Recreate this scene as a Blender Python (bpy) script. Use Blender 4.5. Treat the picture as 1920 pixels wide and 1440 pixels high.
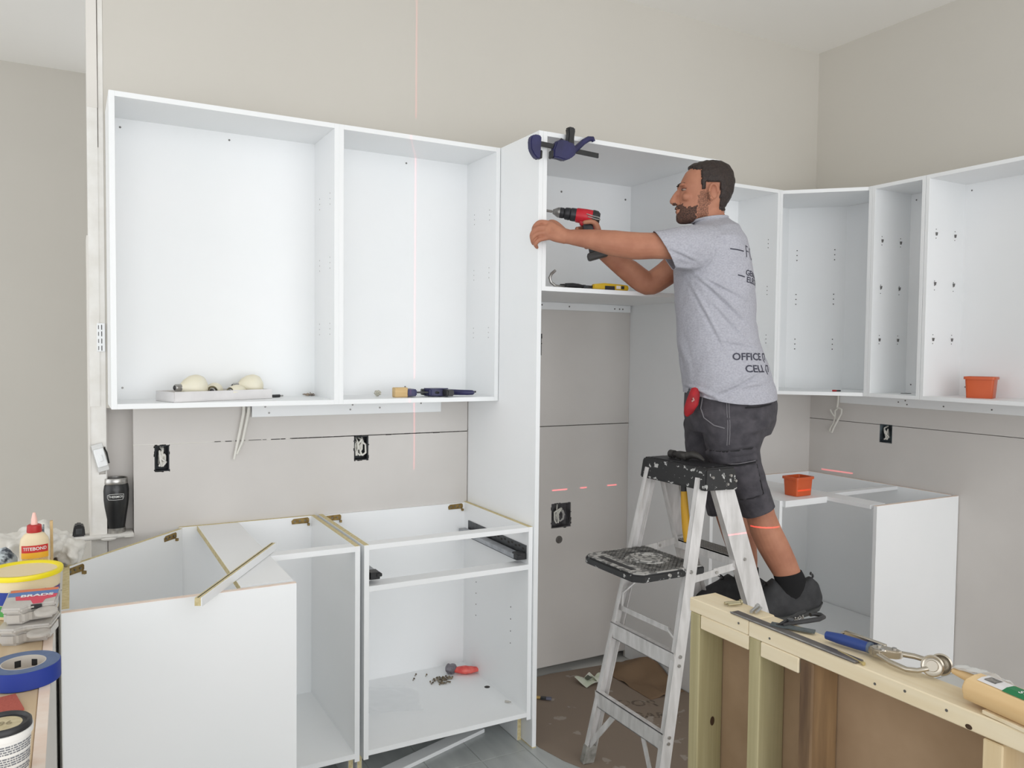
import bpy, bmesh, math, random
from mathutils import Vector, Matrix, Euler, noise
from mathutils.bvhtree import BVHTree
random.seed(7)
S = bpy.context.scene
for o_ in list(bpy.data.objects): bpy.data.objects.remove(o_)
COL = S.collection
PI = math.pi
# ---------------------------------------------------------------- camera
cd = bpy.data.cameras.new('camera'); CAM = bpy.data.objects.new('camera', cd); COL.objects.link(CAM)
cd.sensor_fit = 'HORIZONTAL'; cd.sensor_width = 36.0; cd.lens = 1501.22 / 1920 * 36
cd.clip_start = 0.05; cd.clip_end = 100
_r = (0.87604, -0.48212, 0.01079); _u = (0.01023, 0.04096, 0.99911); _b = (-0.48213, -0.87515, 0.04082)
CAM.matrix_world = Matrix(((_r[0], _u[0], _b[0], -1.58923), (_r[1], _u[1], _b[1], -3.29867), (_r[2], _u[2], _b[2], 1.57757), (0, 0, 0, 1)))
S.camera = CAM
# ---------------------------------------------------------------- world, lights, exposure
W = bpy.data.worlds.new('world'); S.world = W; W.use_nodes = True
bg = W.node_tree.nodes['Background']; bg.inputs[0].default_value = (0.955, 0.978, 1.0, 1); bg.inputs[1].default_value = 1.12
def area_light(name, loc, target, sx, sy, power, col):
    l = bpy.data.lights.new(name, 'AREA'); l.shape = 'RECTANGLE'; l.size = sx; l.size_y = sy; l.energy = power; l.color = col
    o = bpy.data.objects.new(name, l); COL.objects.link(o); o.location = loc
    o.rotation_euler = (Vector(target) - Vector(loc)).to_track_quat('-Z', 'Y').to_euler()
    return o
area_light('window_daylight', (-0.6, -7.0, 1.25), (0.1, 0, 1.2), 7.0, 2.4, 128, (0.97, 0.985, 1.0))
area_light('side_window_daylight', (-5.6, -1.6, 1.7), (0.2, -0.6, 1.5), 3.6, 2.4, 33, (0.98, 0.985, 1.0))
area_light('high_fill_light', (-0.2, -5.5, 3.2), (0.3, -0.5, 0.9), 3.0, 1.6, 20, (1.0, 0.985, 0.96))  # added soft lamp high behind the camera; no skylight is known there
# the red laser level standing on the left half wall near the camera: one level fan, one upright fan
def laser(name, loc, p1, p2, spans, power, half=0.0009):
    l = bpy.data.lights.new(name, 'POINT'); l.shadow_soft_size = 0.0; l.energy = power; l.color = (1.0, 0.10, 0.13); l.use_nodes = True
    o = bpy.data.objects.new(name, l); COL.objects.link(o); o.location = loc
    n = (Vector(p1) - Vector(loc)).cross(Vector(p2) - Vector(loc)).normalized()
    nt = l.node_tree; N = nt.nodes; L = nt.links; em = N['Emission']
    g = N.new('ShaderNodeNewGeometry'); d = N.new('ShaderNodeVectorMath'); d.operation = 'DOT_PRODUCT'; d.inputs[1].default_value = n; L.new(g.outputs['Incoming'], d.inputs[0])
    def M(op, a, b_=None):
        m = N.new('ShaderNodeMath'); m.operation = op
        for k, v in enumerate((a, b_)):
            if v is None: continue
            if hasattr(v, 'is_output'): L.new(v, m.inputs[k])
            else: m.inputs[k].default_value = v
        return m.outputs[0]
    line = M('LESS_THAN', M('ABSOLUTE', d.outputs['Value']), half)
    sp = N.new('ShaderNodeSeparateXYZ'); L.new(g.outputs['Incoming'], sp.inputs[0])
    q = M('DIVIDE', sp.outputs[spans[0]], sp.outputs['Y']); gate = None
    for a, b_ in spans[1]:
        w = M('MULTIPLY', M('GREATER_THAN', q, a), M('LESS_THAN', q, b_)); gate = w if gate is None else M('MAXIMUM', gate, w)
    L.new(M('MULTIPLY', line, gate), em.inputs['Strength'])
LP = (-1.70, -3.05, 0.955)
laser('laser_level_fan', LP, (0.5, 0.0, 0.902), (2.25, 0.0, 0.907), ('X', ((0.7075, 0.736), (0.761, 0.774), (0.815, 0.834), (1.16, 1.44))), 950)
laser('laser_upright_fan', LP, (-0.263, 0.0, 1.0), (-0.263, 0.0, 3.0), ('Z', ((0.031, 0.9),)), 210)
S.cycles.max_bounces = 14; S.cycles.diffuse_bounces = 9; S.cycles.transparent_max_bounces = 12
S.view_settings.view_transform = 'Standard'; S.view_settings.look = 'None'
S.view_settings.exposure = 0.0; S.view_settings.gamma = 1.0; S.view_settings.use_curve_mapping = False
# ---------------------------------------------------------------- materials
MATS = {}
def srgb(c):
    return tuple((x / 255 / 12.92) if x / 255 <= 0.04045 else ((x / 255 + 0.055) / 1.055) ** 2.4 for x in c)
def mat(name, c, rough=0.5, metal=0.0, c2=None, scale=20, amt=0.5, bump=0.0, bscale=80, stretch=None, spec=0.5, trans=0.0, coat=0.0, detail=4, lo=0.35, hi=0.65, alpha=1.0):
    if name in MATS: return MATS[name]
    m = bpy.data.materials.new(name); m.use_nodes = True; MATS[name] = m
    nt = m.node_tree; N = nt.nodes; L = nt.links; b = N['Principled BSDF']
    c = srgb(c)
    b.inputs['Base Color'].default_value = (*c, 1); b.inputs['Roughness'].default_value = rough; b.inputs['Metallic'].default_value = metal
    b.inputs['Specular IOR Level'].default_value = spec; b.inputs['Transmission Weight'].default_value = trans; b.inputs['Coat Weight'].default_value = coat
    b.inputs['Alpha'].default_value = alpha
    tc = N.new('ShaderNodeTexCoord'); mp = N.new('ShaderNodeMapping'); L.new(tc.outputs['Object'], mp.inputs[0])
    if stretch: mp.inputs['Scale'].default_value = stretch
    if c2 is not None:
        n = N.new('ShaderNodeTexNoise'); n.inputs['Scale'].default_value = scale; n.inputs['Detail'].default_value = detail
        L.new(mp.outputs[0], n.inputs['Vector'])
        r = N.new('ShaderNodeValToRGB'); r.color_ramp.elements[0].position = lo; r.color_ramp.elements[1].position = hi
        r.color_ramp.elements[0].color = (*c, 1); r.color_ramp.elements[1].color = (*srgb(c2), 1)
        L.new(n.outputs['Fac'], r.inputs[0]); L.new(r.outputs[0], b.inputs['Base Color'])
    if bump:
        n2 = N.new('ShaderNodeTexNoise'); n2.inputs['Scale'].default_value = bscale; n2.inputs['Detail'].default_value = 3
        L.new(mp.outputs[0], n2.inputs['Vector'])
        bp = N.new('ShaderNodeBump'); bp.inputs['Strength'].default_value = bump; bp.inputs['Distance'].default_value = 0.003
        L.new(n2.outputs['Fac'], bp.inputs['Height']); L.new(bp.outputs[0], b.inputs['Normal'])
    return m
def wood(name, c, c2, scale=9, stretch=(1, 1, 0.06), rough=0.7, knots=None, c3=None):
    """grain runs along the axis with the small stretch"""
    if name in MATS: return MATS[name]
    m = mat(name, c, rough=rough, c2=c2, scale=scale * 4, stretch=stretch, detail=6, lo=0.3, hi=0.7, bump=0.15, bscale=scale * 8)
    if knots:
        nt = m.node_tree; N = nt.nodes; L = nt.links; b = N['Principled BSDF']
        src = b.inputs['Base Color'].links[0].from_socket
        tc = N.new('ShaderNodeTexCoord'); v = N.new('ShaderNodeTexVoronoi'); v.inputs['Scale'].default_value = knots
        L.new(tc.outputs['Object'], v.inputs['Vector'])
        r = N.new('ShaderNodeValToRGB'); r.color_ramp.elements[0].position = 0.05; r.color_ramp.elements[1].position = 0.13
        r.color_ramp.elements[0].color = (1, 1, 1, 1); r.color_ramp.elements[1].color = (0, 0, 0, 1)
        L.new(v.outputs['Distance'], r.inputs[0])
        mx = N.new('ShaderNodeMix'); mx.data_type = 'RGBA'; L.new(r.outputs[0], mx.inputs['Factor']); L.new(src, mx.inputs['A'])
        mx.inputs['B'].default_value = (*srgb(c3 or (120, 84, 48)), 1); L.new(mx.outputs['Result'], b.inputs['Base Color'])
    return m
def speckled(name, c, c2, scale=60, thr=0.62, rough=0.6, metal=0.0, bump=0.0, stretch=None, c3=None, scale3=8):
    """base colour with hard-edged spots and smears (dried paint)"""
    if name in MATS: return MATS[name]
    m = mat(name, c, rough=rough, metal=metal, c2=c2, scale=scale, lo=thr, hi=thr + 0.03, bump=bump, bscale=scale * 1.5, stretch=stretch, detail=3)
    return m
WHITE = mat('white_melamine', (239, 240, 241), rough=0.42, c2=(236, 238, 239), scale=2, spec=0.4)
CORE = mat('raw_board_edge', (214, 201, 160), rough=0.8, c2=(196, 180, 132), scale=90)
PINKEDGE = mat('pale_edge_band', (236, 222, 210), rough=0.6, c2=(228, 205, 190), scale=30)
PAINT = mat('greige_wall_paint', (203, 199, 191), rough=0.85, c2=(201, 197, 189), scale=1.5, bump=0.05, bscale=260)
DRYWALL = mat('grey_drywall_paper', (211, 207, 203), rough=0.9, c2=(205, 201, 197), scale=2.2, bump=0.04, bscale=300)
MUD = mat('white_joint_compound', (233, 231, 227), rough=0.9, c2=(224, 221, 215), scale=14, bump=0.5, bscale=30)
CEIL = mat('white_ceiling_paint', (238, 236, 232), rough=0.9, bump=0.08, bscale=200)
HOLE = mat('drilled_hole_shadow', (58, 54, 52), rough=0.9)
SCREW = mat('screw_head_steel', (120, 118, 116), rough=0.35, metal=0.8)
BRASS = mat('yellow_zinc_bracket', (158, 134, 84), rough=0.35, metal=0.75, c2=(120, 96, 54), scale=60)
STEEL = mat('bright_steel', (196, 194, 190), rough=0.28, metal=0.9, c2=(160, 158, 155), scale=60)
DARKSTEEL = mat('dark_grey_steel', (92, 94, 96), rough=0.4, metal=0.7, c2=(76, 78, 80), scale=40)
BLACKP = mat('black_plastic', (34, 34, 36), rough=0.45, c2=(42, 42, 44), scale=30)
NAVY = mat('navy_blue_plastic', (46, 46, 92), rough=0.45, c2=(38, 38, 76), scale=20)
ORANGE = mat('orange_plastic', (204, 92, 46), rough=0.4, c2=(196, 84, 40), scale=6)
INK = mat('dark_printed_ink', (62, 62, 74), rough=0.8)
BLACKINK = mat('black_ink', (30, 30, 32), rough=0.7)
WHITEINK = mat('white_ink', (228, 228, 226), rough=0.6)
# ---------------------------------------------------------------- mesh builder
def rotm(axis_from, axis_to):
    return Vector(axis_from).rotation_difference(Vector(axis_to)).to_matrix().to_4x4()
class MB:
    def __init__(s): s.b = bmesh.new()
    def _x(s, vs, M):
        if M is not None: bmesh.ops.transform(s.b, matrix=M, verts=vs)
        return vs
    def box(s, x0, x1, y0, y1, z0, z1, bev=0.0, M=None, seg=1):
        vs = bmesh.ops.create_cube(s.b, size=1.0)['verts']
        bmesh.ops.transform(s.b, matrix=Matrix.Translation(((x0 + x1) / 2, (y0 + y1) / 2, (z0 + z1) / 2)) @ Matrix.Diagonal((abs(x1 - x0), abs(y1 - y0), abs(z1 - z0), 1)), verts=vs)
        if bev > 0:
            es = list({e for v in vs for e in v.link_edges})
            r = bmesh.ops.bevel(s.b, geom=es, offset=bev, segments=seg, affect='EDGES', profile=0.5)
            vs = list({v for f in r['faces'] for v in f.verts} | {v for v in vs if v.is_valid})
        return s._x(vs, M)
    def cyl(s, p0, p1, r0, r1=None, n=16, caps=True, M=None):
        p0, p1 = Vector(p0), Vector(p1); r1 = r0 if r1 is None else r1
        d = p1 - p0
        T = Matrix.Translation((p0 + p1) / 2) @ rotm((0, 0, 1), d.normalized())
        vs = bmesh.ops.create_cone(s.b, cap_ends=caps, segments=n, radius1=max(r0, 1e-5), radius2=max(r1, 1e-5), depth=d.length, matrix=T)['verts']
        return s._x(vs, M)
    def ell(s, c, r, n=16, M=None, rot=None):
        T = Matrix.Translation(c)
        if rot is not None: T = T @ rot
        rr = r if hasattr(r, '__len__') else (r, r, r)
        vs = bmesh.ops.create_uvsphere(s.b, u_segments=n, v_segments=max(6, n * 2 // 3), radius=1, matrix=T @ Matrix.Diagonal((*rr, 1)))['verts']
        return s._x(vs, M)
    def prism(s, pts, h0, h1, axis='z', M=None):
        """polygon (a,b) extruded along axis: z -> (a,b,h); y -> (a,h,b); x -> (h,a,b)"""
        def P(a, b, h): return (a, b, h) if axis == 'z' else ((a, h, b) if axis == 'y' else (h, a, b))
        lo = [s.b.verts.new(P(a, b, h0)) for a, b in pts]; hi = [s.b.verts.new(P(a, b, h1)) for a, b in pts]
        fs = [s.b.faces.new(lo), s.b.faces.new(hi)]
        n = len(pts)
        for i in range(n): fs.append(s.b.faces.new((lo[i], lo[(i + 1) % n], hi[(i + 1) % n], hi[i])))
        bmesh.ops.recalc_face_normals(s.b, faces=fs)
        return s._x(lo + hi, M)
    def lathe(s, prof, n=32, M=None, cap=True):
        """profile of (radius, z), around the z axis"""
        rings = []
        for r, z in prof:
            if r < 1e-5: rings.append([s.b.verts.new((0, 0, z))])
            else: rings.append([s.b.verts.new((r * math.cos(2 * PI * i / n), r * math.sin(2 * PI * i / n), z)) for i in range(n)])
        fs = []
        for A, B in zip(rings, rings[1:]):
            for i in range(n):
                a, b_, c, d = A[i % len(A)], A[(i + 1) % len(A)], B[(i + 1) % len(B)], B[i % len(B)]
                q = []
                for v in (a, b_, c, d):
                    if v not in q: q.append(v)
                if len(q) > 2: fs.append(s.b.faces.new(q))
        if cap:
            for R_ in (rings[0], rings[-1]):
                if len(R_) > 2: fs.append(s.b.faces.new(R_))
        bmesh.ops.recalc_face_normals(s.b, faces=fs)
        return s._x([v for R_ in rings for v in R_], M)
    def tube(s, pts, r, n=10, M=None, closed=False, caps=True):
        pts = [Vector(p) for p in pts]; k = len(pts); rings = []
        rr = r if hasattr(r, '__len__') else [r] * k
        up = None
        for i, p in enumerate(pts):
            if closed: t = pts[(i + 1) % k] - pts[i - 1]
            else: t = pts[min(i + 1, k - 1)] - pts[max(i - 1, 0)]
            t.normalize()
            if up is None:
                up = Vector((0, 0, 1)) if abs(t.z) < 0.9 else Vector((1, 0, 0))
            a = t.cross(up).normalized(); b_ = a.cross(t).normalized(); up = b_
            rings.append([s.b.verts.new(p + (a * math.cos(2 * PI * j / n) + b_ * math.sin(2 * PI * j / n)) * rr[i]) for j in range(n)])
        fs = []
        for i in range(k if closed else k - 1):
            A, B = rings[i], rings[(i + 1) % k]
            for j in range(n): fs.append(s.b.faces.new((A[j], A[(j + 1) % n], B[(j + 1) % n], B[j])))
        if caps and not closed: fs += [s.b.faces.new(rings[0]), s.b.faces.new(rings[-1])]
        bmesh.ops.recalc_face_normals(s.b, faces=fs)
        return s._x([v for R_ in rings for v in R_], M)
    def bar(s, p0, p1, w, t, up=(0, 0, 1), M=None, bev=0.0):
        """rectangular bar from p0 to p1, w across, t along 'up'"""
        p0, p1 = Vector(p0), Vector(p1); d = (p1 - p0); L_ = d.length; d.normalize()
        a = d.cross(Vector(up)).normalized(); b_ = a.cross(d).normalized()
        R_ = Matrix((a, d, b_)).transposed().to_4x4()
        vs = s.box(-w / 2, w / 2, -L_ / 2, L_ / 2, -t / 2, t / 2, bev=bev)
        bmesh.ops.transform(s.b, matrix=Matrix.Translation((p0 + p1) / 2) @ R_, verts=vs)
        return s._x(vs, M)
    def grid(s, f, nu, nv):
        V = [[s.b.verts.new(f(i / nu, j / nv)) for j in range(nv + 1)] for i in range(nu + 1)]
        for i in range(nu):
            for j in range(nv): s.b.faces.new((V[i][j], V[i + 1][j], V[i + 1][j + 1], V[i][j + 1]))
        return [v for r in V for v in r]
MAT_OF = {}
def place(o, loc=(0, 0, 0), rot=(0, 0, 0)):
    o.location = loc; o.rotation_euler = rot
    MAT_OF[o.name] = Matrix.LocRotScale(Vector(loc), Euler(rot), None)
def tag(o, label=None, cat=None, group=None, kind=None):
    if label: o['label'] = label
    if cat: o['category'] = cat
    if group: o['group'] = group
    if kind: o['kind'] = kind
    return o
def thing(name, label, cat, loc=(0, 0, 0), rot=(0, 0, 0), group=None, kind=None):
    if not hasattr(rot, '__len__'): rot = (0, 0, rot)
    o = bpy.data.objects.new(name, None); o.empty_display_size = 0.05; COL.objects.link(o)
    place(o, loc, rot); return tag(o, label, cat, group, kind)
def root_of(o):
    while o.parent: o = o.parent
    return o
def obj(name, mb, m, parent=None, world=False, smooth=None, label=None, kind=None, loc=(0, 0, 0), rot=(0, 0, 0)):
    """one mesh object; vertices in the frame of its thing (or in world space with world=True)"""
    bm = mb.b if isinstance(mb, MB) else mb
    if world and parent is not None:
        bmesh.ops.transform(bm, matrix=MAT_OF[root_of(parent).name].inverted(), verts=bm.verts[:])
    if smooth:
        for f in bm.faces: f.smooth = True
        a = math.radians(smooth)
        for e in bm.edges:
            if len(e.link_faces) == 2 and e.calc_face_angle(0) > a: e.smooth = False
    me = bpy.data.meshes.new(name); bm.to_mesh(me); bm.free()
    me.materials.append(m)
    o = bpy.data.objects.new(name, me); COL.objects.link(o)
    if parent is not None: o.parent = parent
    else: place(o, loc, rot)
    if label: o['label'] = label
    if kind: o['kind'] = kind
    return o
def solo(name, mb, m, label, cat, loc=(0, 0, 0), rot=(0, 0, 0), group=None, smooth=None, kind=None, world=True):
    """a thing that is one mesh. Vertices are world coordinates, moved into the frame at loc."""
    if not hasattr(rot, '__len__'): rot = (0, 0, rot)
    bm = mb.b
    if world: bmesh.ops.transform(bm, matrix=Matrix.LocRotScale(Vector(loc), Euler(rot), None).inverted(), verts=bm.verts[:])
    o = obj(name, mb, m, None, smooth=smooth, loc=loc, rot=rot)
    return tag(o, label, cat, group, kind)
def dup_tree(o, loc, rot=None, label=None):
    c = o.copy(); COL.objects.link(c); c.location = loc
    if rot is not None: c.rotation_euler = rot
    if label: c['label'] = label
    MAT_OF[c.name] = Matrix.LocRotScale(Vector(c.location), c.rotation_euler, None)
    def kids(src, dst):
        for ch in list(src.children):
            d = ch.copy(); COL.objects.link(d); d.parent = dst; kids(ch, d)
    kids(o, c)
    return c
def text_mb(body, size, f, extr=0.0, sub=0.25, bold=0.0, align='CENTER', spacing=1.0):
    """lettering: builds text in the xy plane, cuts it fine, and maps every vertex (x, y) through f"""
    cu = bpy.data.curves.new('lettering', 'FONT'); cu.body = body; cu.size = size; cu.align_x = align; cu.align_y = 'CENTER'
    cu.offset = bold; cu.space_character = spacing; cu.resolution_u = 3
    o = bpy.data.objects.new('lettering', cu); COL.objects.link(o)
    dg = bpy.context.evaluated_depsgraph_get(); me = bpy.data.meshes.new_from_object(o.evaluated_get(dg))
    bpy.data.objects.remove(o); bpy.data.curves.remove(cu)
    mb = MB(); mb.b.from_mesh(me); bpy.data.meshes.remove(me)
    for _ in range(3):
        es = [e for e in mb.b.edges if e.calc_length() > size * sub]
        if not es: break
        bmesh.ops.subdivide_edges(mb.b, edges=es, cuts=1); bmesh.ops.triangulate(mb.b, faces=[x for x in mb.b.faces if len(x.verts) > 4])
    bad = [v for v in mb.b.verts if f(v.co.x, v.co.y) is None]
    bmesh.ops.delete(mb.b, geom=bad, context='VERTS')
    for v in mb.b.verts: v.co = f(v.co.x, v.co.y)
    return mb
def slab_holes(mb, a0, a1, z0, z1, h0, h1, holes, axis='y'):
    """sheet in the plane (a, z) with rectangular holes (a0, a1, z0, z1); thickness h0..h1 along axis"""
    A = sorted({a0, a1} | {x for h in holes for x in h[:2]}); Z = sorted({z0, z1} | {x for h in holes for x in h[2:]})
    A = [x for x in A if a0 <= x <= a1]; Z = [x for x in Z if z0 <= x <= z1]
    for i in range(len(A) - 1):
        for j in range(len(Z) - 1):
            ca, cz = (A[i] + A[i + 1]) / 2, (Z[j] + Z[j + 1]) / 2
            if any(h[0] < ca < h[1] and h[2] < cz < h[3] for h in holes): continue
            if axis == 'y': mb.box(A[i], A[i + 1], h0, h1, Z[j], Z[j + 1])
            else: mb.box(h0, h1, A[i], A[i + 1], Z[j], Z[j + 1])
# ================================================================ the room
def struct(name, mb, m, parent=None, smooth=None):
    o = obj(name, mb, m, parent, smooth=smooth)
    if parent is None: o['kind'] = 'structure'
    return o
TILE = mat('grey_porcelain_tile', (184, 188, 187), rough=0.35, c2=(170, 174, 174), scale=3, stretch=(6, 1, 1), bump=0.1, bscale=40)
GROUT = mat('light_grout', (206, 206, 202), rough=0.9)
mb = MB(); mb.box(-5, 2.4, -4.6, 2.75, -0.1, -0.0035); floor = struct('floor', mb, GROUT)
tm = None
for i in range(11):
    x0 = -1.62 + i * 0.2 - 0.0005
    off = (0.295, 0.0, 0.61)[i % 3]
    for j in range(6):
        y1 = 0.0 - 0.605 + 0.9 + off - j * 0.9 if i != 6 else -0.605 + 0.9 - j * 0.9
        y0 = y1 - 0.9
        a, b_ = max(y0, -3.6) + 0.0015, min(y1, 0.0) - 0.0015
        if b_ - a < 0.02: continue
        mb = MB(); mb.box(x0 + 0.0015, x0 + 0.1985, a, b_, -0.004, 0.0, bev=0.0008); obj('tile', mb, TILE, floor)
# back wall: studs and old wall behind, then the sheets
mb = MB(); mb.box(-1.53, 2.40, 0.07, 0.16, 0, 3.33); mb.box(-1.388, -1.35, 0.013, 0.07, 0, 1.36); mb.box(-1.53, -1.475, 0.0135, 0.07, 0, 3.33)
mb.box(-1.475, -1.388, 0.0, 0.07, 0, 0.872)
wall_back = struct('wall_back', mb, DRYWALL)
HL = [(-1.316, -1.264, 1.106, 1.206), (-0.537, -0.473, 1.105, 1.209)]
HA = [(0.455, 0.568, 0.715, 0.836), (0.330, 0.388, 1.56, 1.66)]
mb = MB(); slab_holes(mb, -1.388, -0.003, 0, 1.2085, 0, 0.013, HL); obj('drywall_sheet', mb, DRYWALL, wall_back)
mb = MB(); slab_holes(mb, -1.388, -0.003, 1.2125, 1.9, 0, 0.013, []); obj('drywall_sheet', mb, DRYWALL, wall_back)
mb = MB(); slab_holes(mb, 0.0, 0.913, 0.035, 1.2145, 0, 0.013, HA); obj('drywall_sheet', mb, DRYWALL, wall_back)
mb = MB(); slab_holes(mb, 0.0, 0.913, 1.2185, 1.9, 0, 0.013, HA); obj('drywall_sheet', mb, DRYWALL, wall_back)
mb = MB(); slab_holes(mb, 0.913, 2.25, 0.0, 1.9, 0, 0.013, []); obj('drywall_sheet', mb, DRYWALL, wall_back)
mb = MB(); mb.box(-1.478, 2.263, 0, 0.013, 1.902, 3.33); mb.box(-1.478, -1.388, 0.0, 0.013, 1.352, 1.902); obj('painted_sheet', mb, PAINT, wall_back)
mb = MB(); mb.box(-1.388, -0.80, 0.0035, 0.0125, 1.2085, 1.2125); obj('joint_compound', mb, MUD, wall_back)
# uneven pencil and tape marks along the seam
mb = MB()
x = -1.10
while x < -0.02:
    w_ = random.uniform(0.01, 0.05)
    if random.random() < 0.8: mb.box(x, x + w_, -0.0006, 0.001, 1.2095 + random.uniform(-0.002, 0.0015), 1.2115 + random.uniform(0, 0.0015))
    x += w_ + random.uniform(0.002, 0.03)
obj('seam_scuff', mb, HOLE, wall_back)
# the unpainted end of the wall, with a corner strip and its crack
mb = MB(); slab_holes(mb, -1.531, -1.4785, 0.0, 1.36, -0.001, 0.0135, [(-1.503, -1.481, 1.108, 1.21)])
mb.box(-1.4945, -1.4785, -0.001, 0.0135, 1.36, 3.33); mb.box(-1.531, -1.4975, -0.004, 0.0135, 1.36, 2.44); mb.box(-1.4975, -1.4945, -0.001, 0.0135, 1.36, 2.30)
obj('end_board', mb, MUD, wall_back)
mb = MB()
pts = [(-1.531, 2.44), (-1.531, 3.33), (-1.4995, 3.33), (-1.4985, 2.9), (-1.4975, 2.62), (-1.4965, 2.44)]
mb.prism(pts, -0.006, 0.0135, axis='y'); mb.box(-1.536, -1.5305, -0.004, 0.16, 0.885, 1.98)
obj('corner_strip', mb, mat('bare_corner_strip', (222, 218, 212), rough=0.8), wall_back)
# sill of the niche at the wall's end
mb = MB(); mb.box(-1.76, -1.39, -0.03, 0.07, 0.872, 0.885, bev=0.003)
for k in range(26):
    mb.ell((random.uniform(-1.74, -1.40), random.uniform(-0.034, -0.022), random.uniform(0.868, 0.884)), (random.uniform(0.008, 0.03), 0.006, random.uniform(0.003, 0.007)), n=8)
struct('trim_1', mb, MUD, smooth=50)
# right wall
mb = MB(); mb.box(2.31, 2.40, -4.6, 0.16, 0, 3.33); wall_right = struct('wall_right', mb, DRYWALL)
HR = [(-0.545, -0.468, 1.106, 1.206)]
mb = MB(); slab_holes(mb, -4.6, 0.0, 0, 1.2005, 2.25, 2.263, HR, axis='x'); obj('drywall_sheet', mb, DRYWALL, wall_right)
mb = MB(); slab_holes(mb, -4.6, 0.0, 1.2035, 1.9, 2.25, 2.263, HR, axis='x'); obj('drywall_sheet', mb, DRYWALL, wall_right)
mb = MB(); mb.box(2.25, 2.263, -4.6, 0.0, 1.9, 3.33); obj('painted_sheet', mb, PAINT, wall_right)
# beyond the opening on the left
mb = MB(); mb.box(-6, -1.2, 2.6, 2.72, 0, 3.33); struct('wall_far', mb, PAINT)
mb = MB(); mb.box(-6, 2.4, -4.2, 2.75, 3.33, 3.45); struct('ceiling', mb, CEIL)
# half wall on the left, carrying the loose supplies
PLY = wood('birch_board', (214, 196, 168), (196, 172, 138), scale=5, stretch=(1, 0.08, 1))
mb = MB(); mb.box(-1.78, -1.645, -3.6, -0.03, 0, 0.862); hw = struct('wall_peninsula', mb, DRYWALL)
mb = MB(); mb.box(-1.785, -1.652, -3.6, -0.035, 0.862, 0.9, bev=0.002); obj('cap_board', mb, PLY, hw)
mb = MB(); mb.box(-1.644, -1.632, -3.6, -0.035, 0, 0.8985); obj('drywall_sheet', mb, mat('drywall_white_face', (214, 211, 206), rough=0.9), hw)
mb = MB(); mb.box(-1.6515, -1.6325, -3.6, -0.035, 0.8985, 0.9012); obj('paper_tape', mb, mat('pinkish_torn_paper', (226, 204, 188), rough=0.9, c2=(232, 218, 206), scale=25), hw)
# ================================================================ cabinets
T = 0.018
def screw_dots(mb, pts, r=0.0032, nrm='y', h=0.0008):
    for (x, y, z) in pts:
        d = {'y': (0, -h, 0), 'x': (-h, 0, 0), 'X': (h, 0, 0), 'z': (0, 0, h)}[nrm]
        mb.cyl((x, y, z), (x + d[0], y + d[1], z + d[2]), r, n=10)
def pin_cluster(mb, x, ys, zs, nrm, cam=False):
    for y in ys:
        for z in zs:
            for k in (-1, 0, 1): screw_dots(mb, [(x, y, z + k * 0.021)], r=0.0024, nrm=nrm)
def wall_cabinet(name, label, w, d, h, loc, rot=0.0, lip=True, pins=True, group='white wall cabinets without doors', zs=(0.29, 0.545, 0.79), hole=None):
    t = thing(name, label, 'cabinet', loc, rot, group)
    for s, x0 in ((0, 0.0), (1, w - T)):
        mb = MB(); mb.box(x0, x0 + T, -d, -0.002, 0, h, bev=0.0008); sp = obj('side_panel', mb, WHITE, t)
        if pins:
            mb = MB(); xx = x0 + T if s == 0 else x0
            pin_cluster(mb, xx, (-d + 0.06, -0.09), zs, 'X' if s == 0 else 'x'); obj('shelf_pin_hole', mb, hole or HOLE, sp, kind='stuff')
    mb = MB(); mb.box(T, w - T, -d, -0.002, h - T, h, bev=0.0006); obj('top_panel', mb, WHITE, t)
    mb = MB(); mb.box(T, w - T, -d, -0.002, 0.0, T, bev=0.0006); obj('bottom_panel', mb, WHITE, t)
    mb = MB(); mb.box(T, w - T, -0.014, -0.003, T, h - T); bk = obj('back_panel', mb, WHITE, t)
    mb = MB(); screw_dots(mb, [(w * 0.55, -0.014, h - 0.045), (T + 0.03, -0.014, h - 0.05), (T + 0.03, -0.014, 0.06), (w * 0.55, -0.014, 0.05)], r=0.004)
    obj('mounting_screw', mb, SCREW, bk, kind='stuff')
    return t
PALE = mat('pale_pin_hole', (176, 174, 172), rough=0.8)
ZU, HU, DU = 1.367, 1.062, 0.296
cabA = wall_cabinet('wall_cabinet', 'widest open white wall cabinet at left, holding the tray of light bulbs', 0.780, DU, HU, (-1.472, 0, ZU), hole=PALE)
cabB = wall_cabinet('wall_cabinet', 'open white wall cabinet holding a bar clamp, left of the tall panel', 0.690, DU, HU, (-0.692, 0, ZU), hole=PALE)
cabC = wall_cabinet('wall_cabinet', 'open white wall cabinet behind the man, left of the angled corner cabinet', 0.712, DU, HU, (0.932, 0, ZU))
cabE = wall_cabinet('wall_cabinet', 'narrow empty white wall cabinet right of the angled corner cabinet', 0.288, DU, HU, (2.25, -0.606, ZU), -PI / 2)
cabF = wall_cabinet('wall_cabinet', 'wide white wall cabinet at far right holding an orange bin', 0.90, DU, HU, (2.25, -0.896, ZU), -PI / 2)
# small shelf clips left in the pin holes of the two cabinets on the right wall
for c_, xs in ((cabE, (T, )), (cabF, (T, ))):
    mb = MB()
    for z in (0.29, 0.555, 0.79):
        for y in (-DU + 0.06, -0.09):
            for x in xs: mb.prism([(y - 0.005, z + 0.006), (y + 0.005, z + 0.006), (y + 0.001, z - 0.009), (y - 0.002, z - 0.009)], x, x + 0.007, axis='x')
    obj('shelf_clip', mb, SCREW, c_, kind='stuff')
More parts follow.
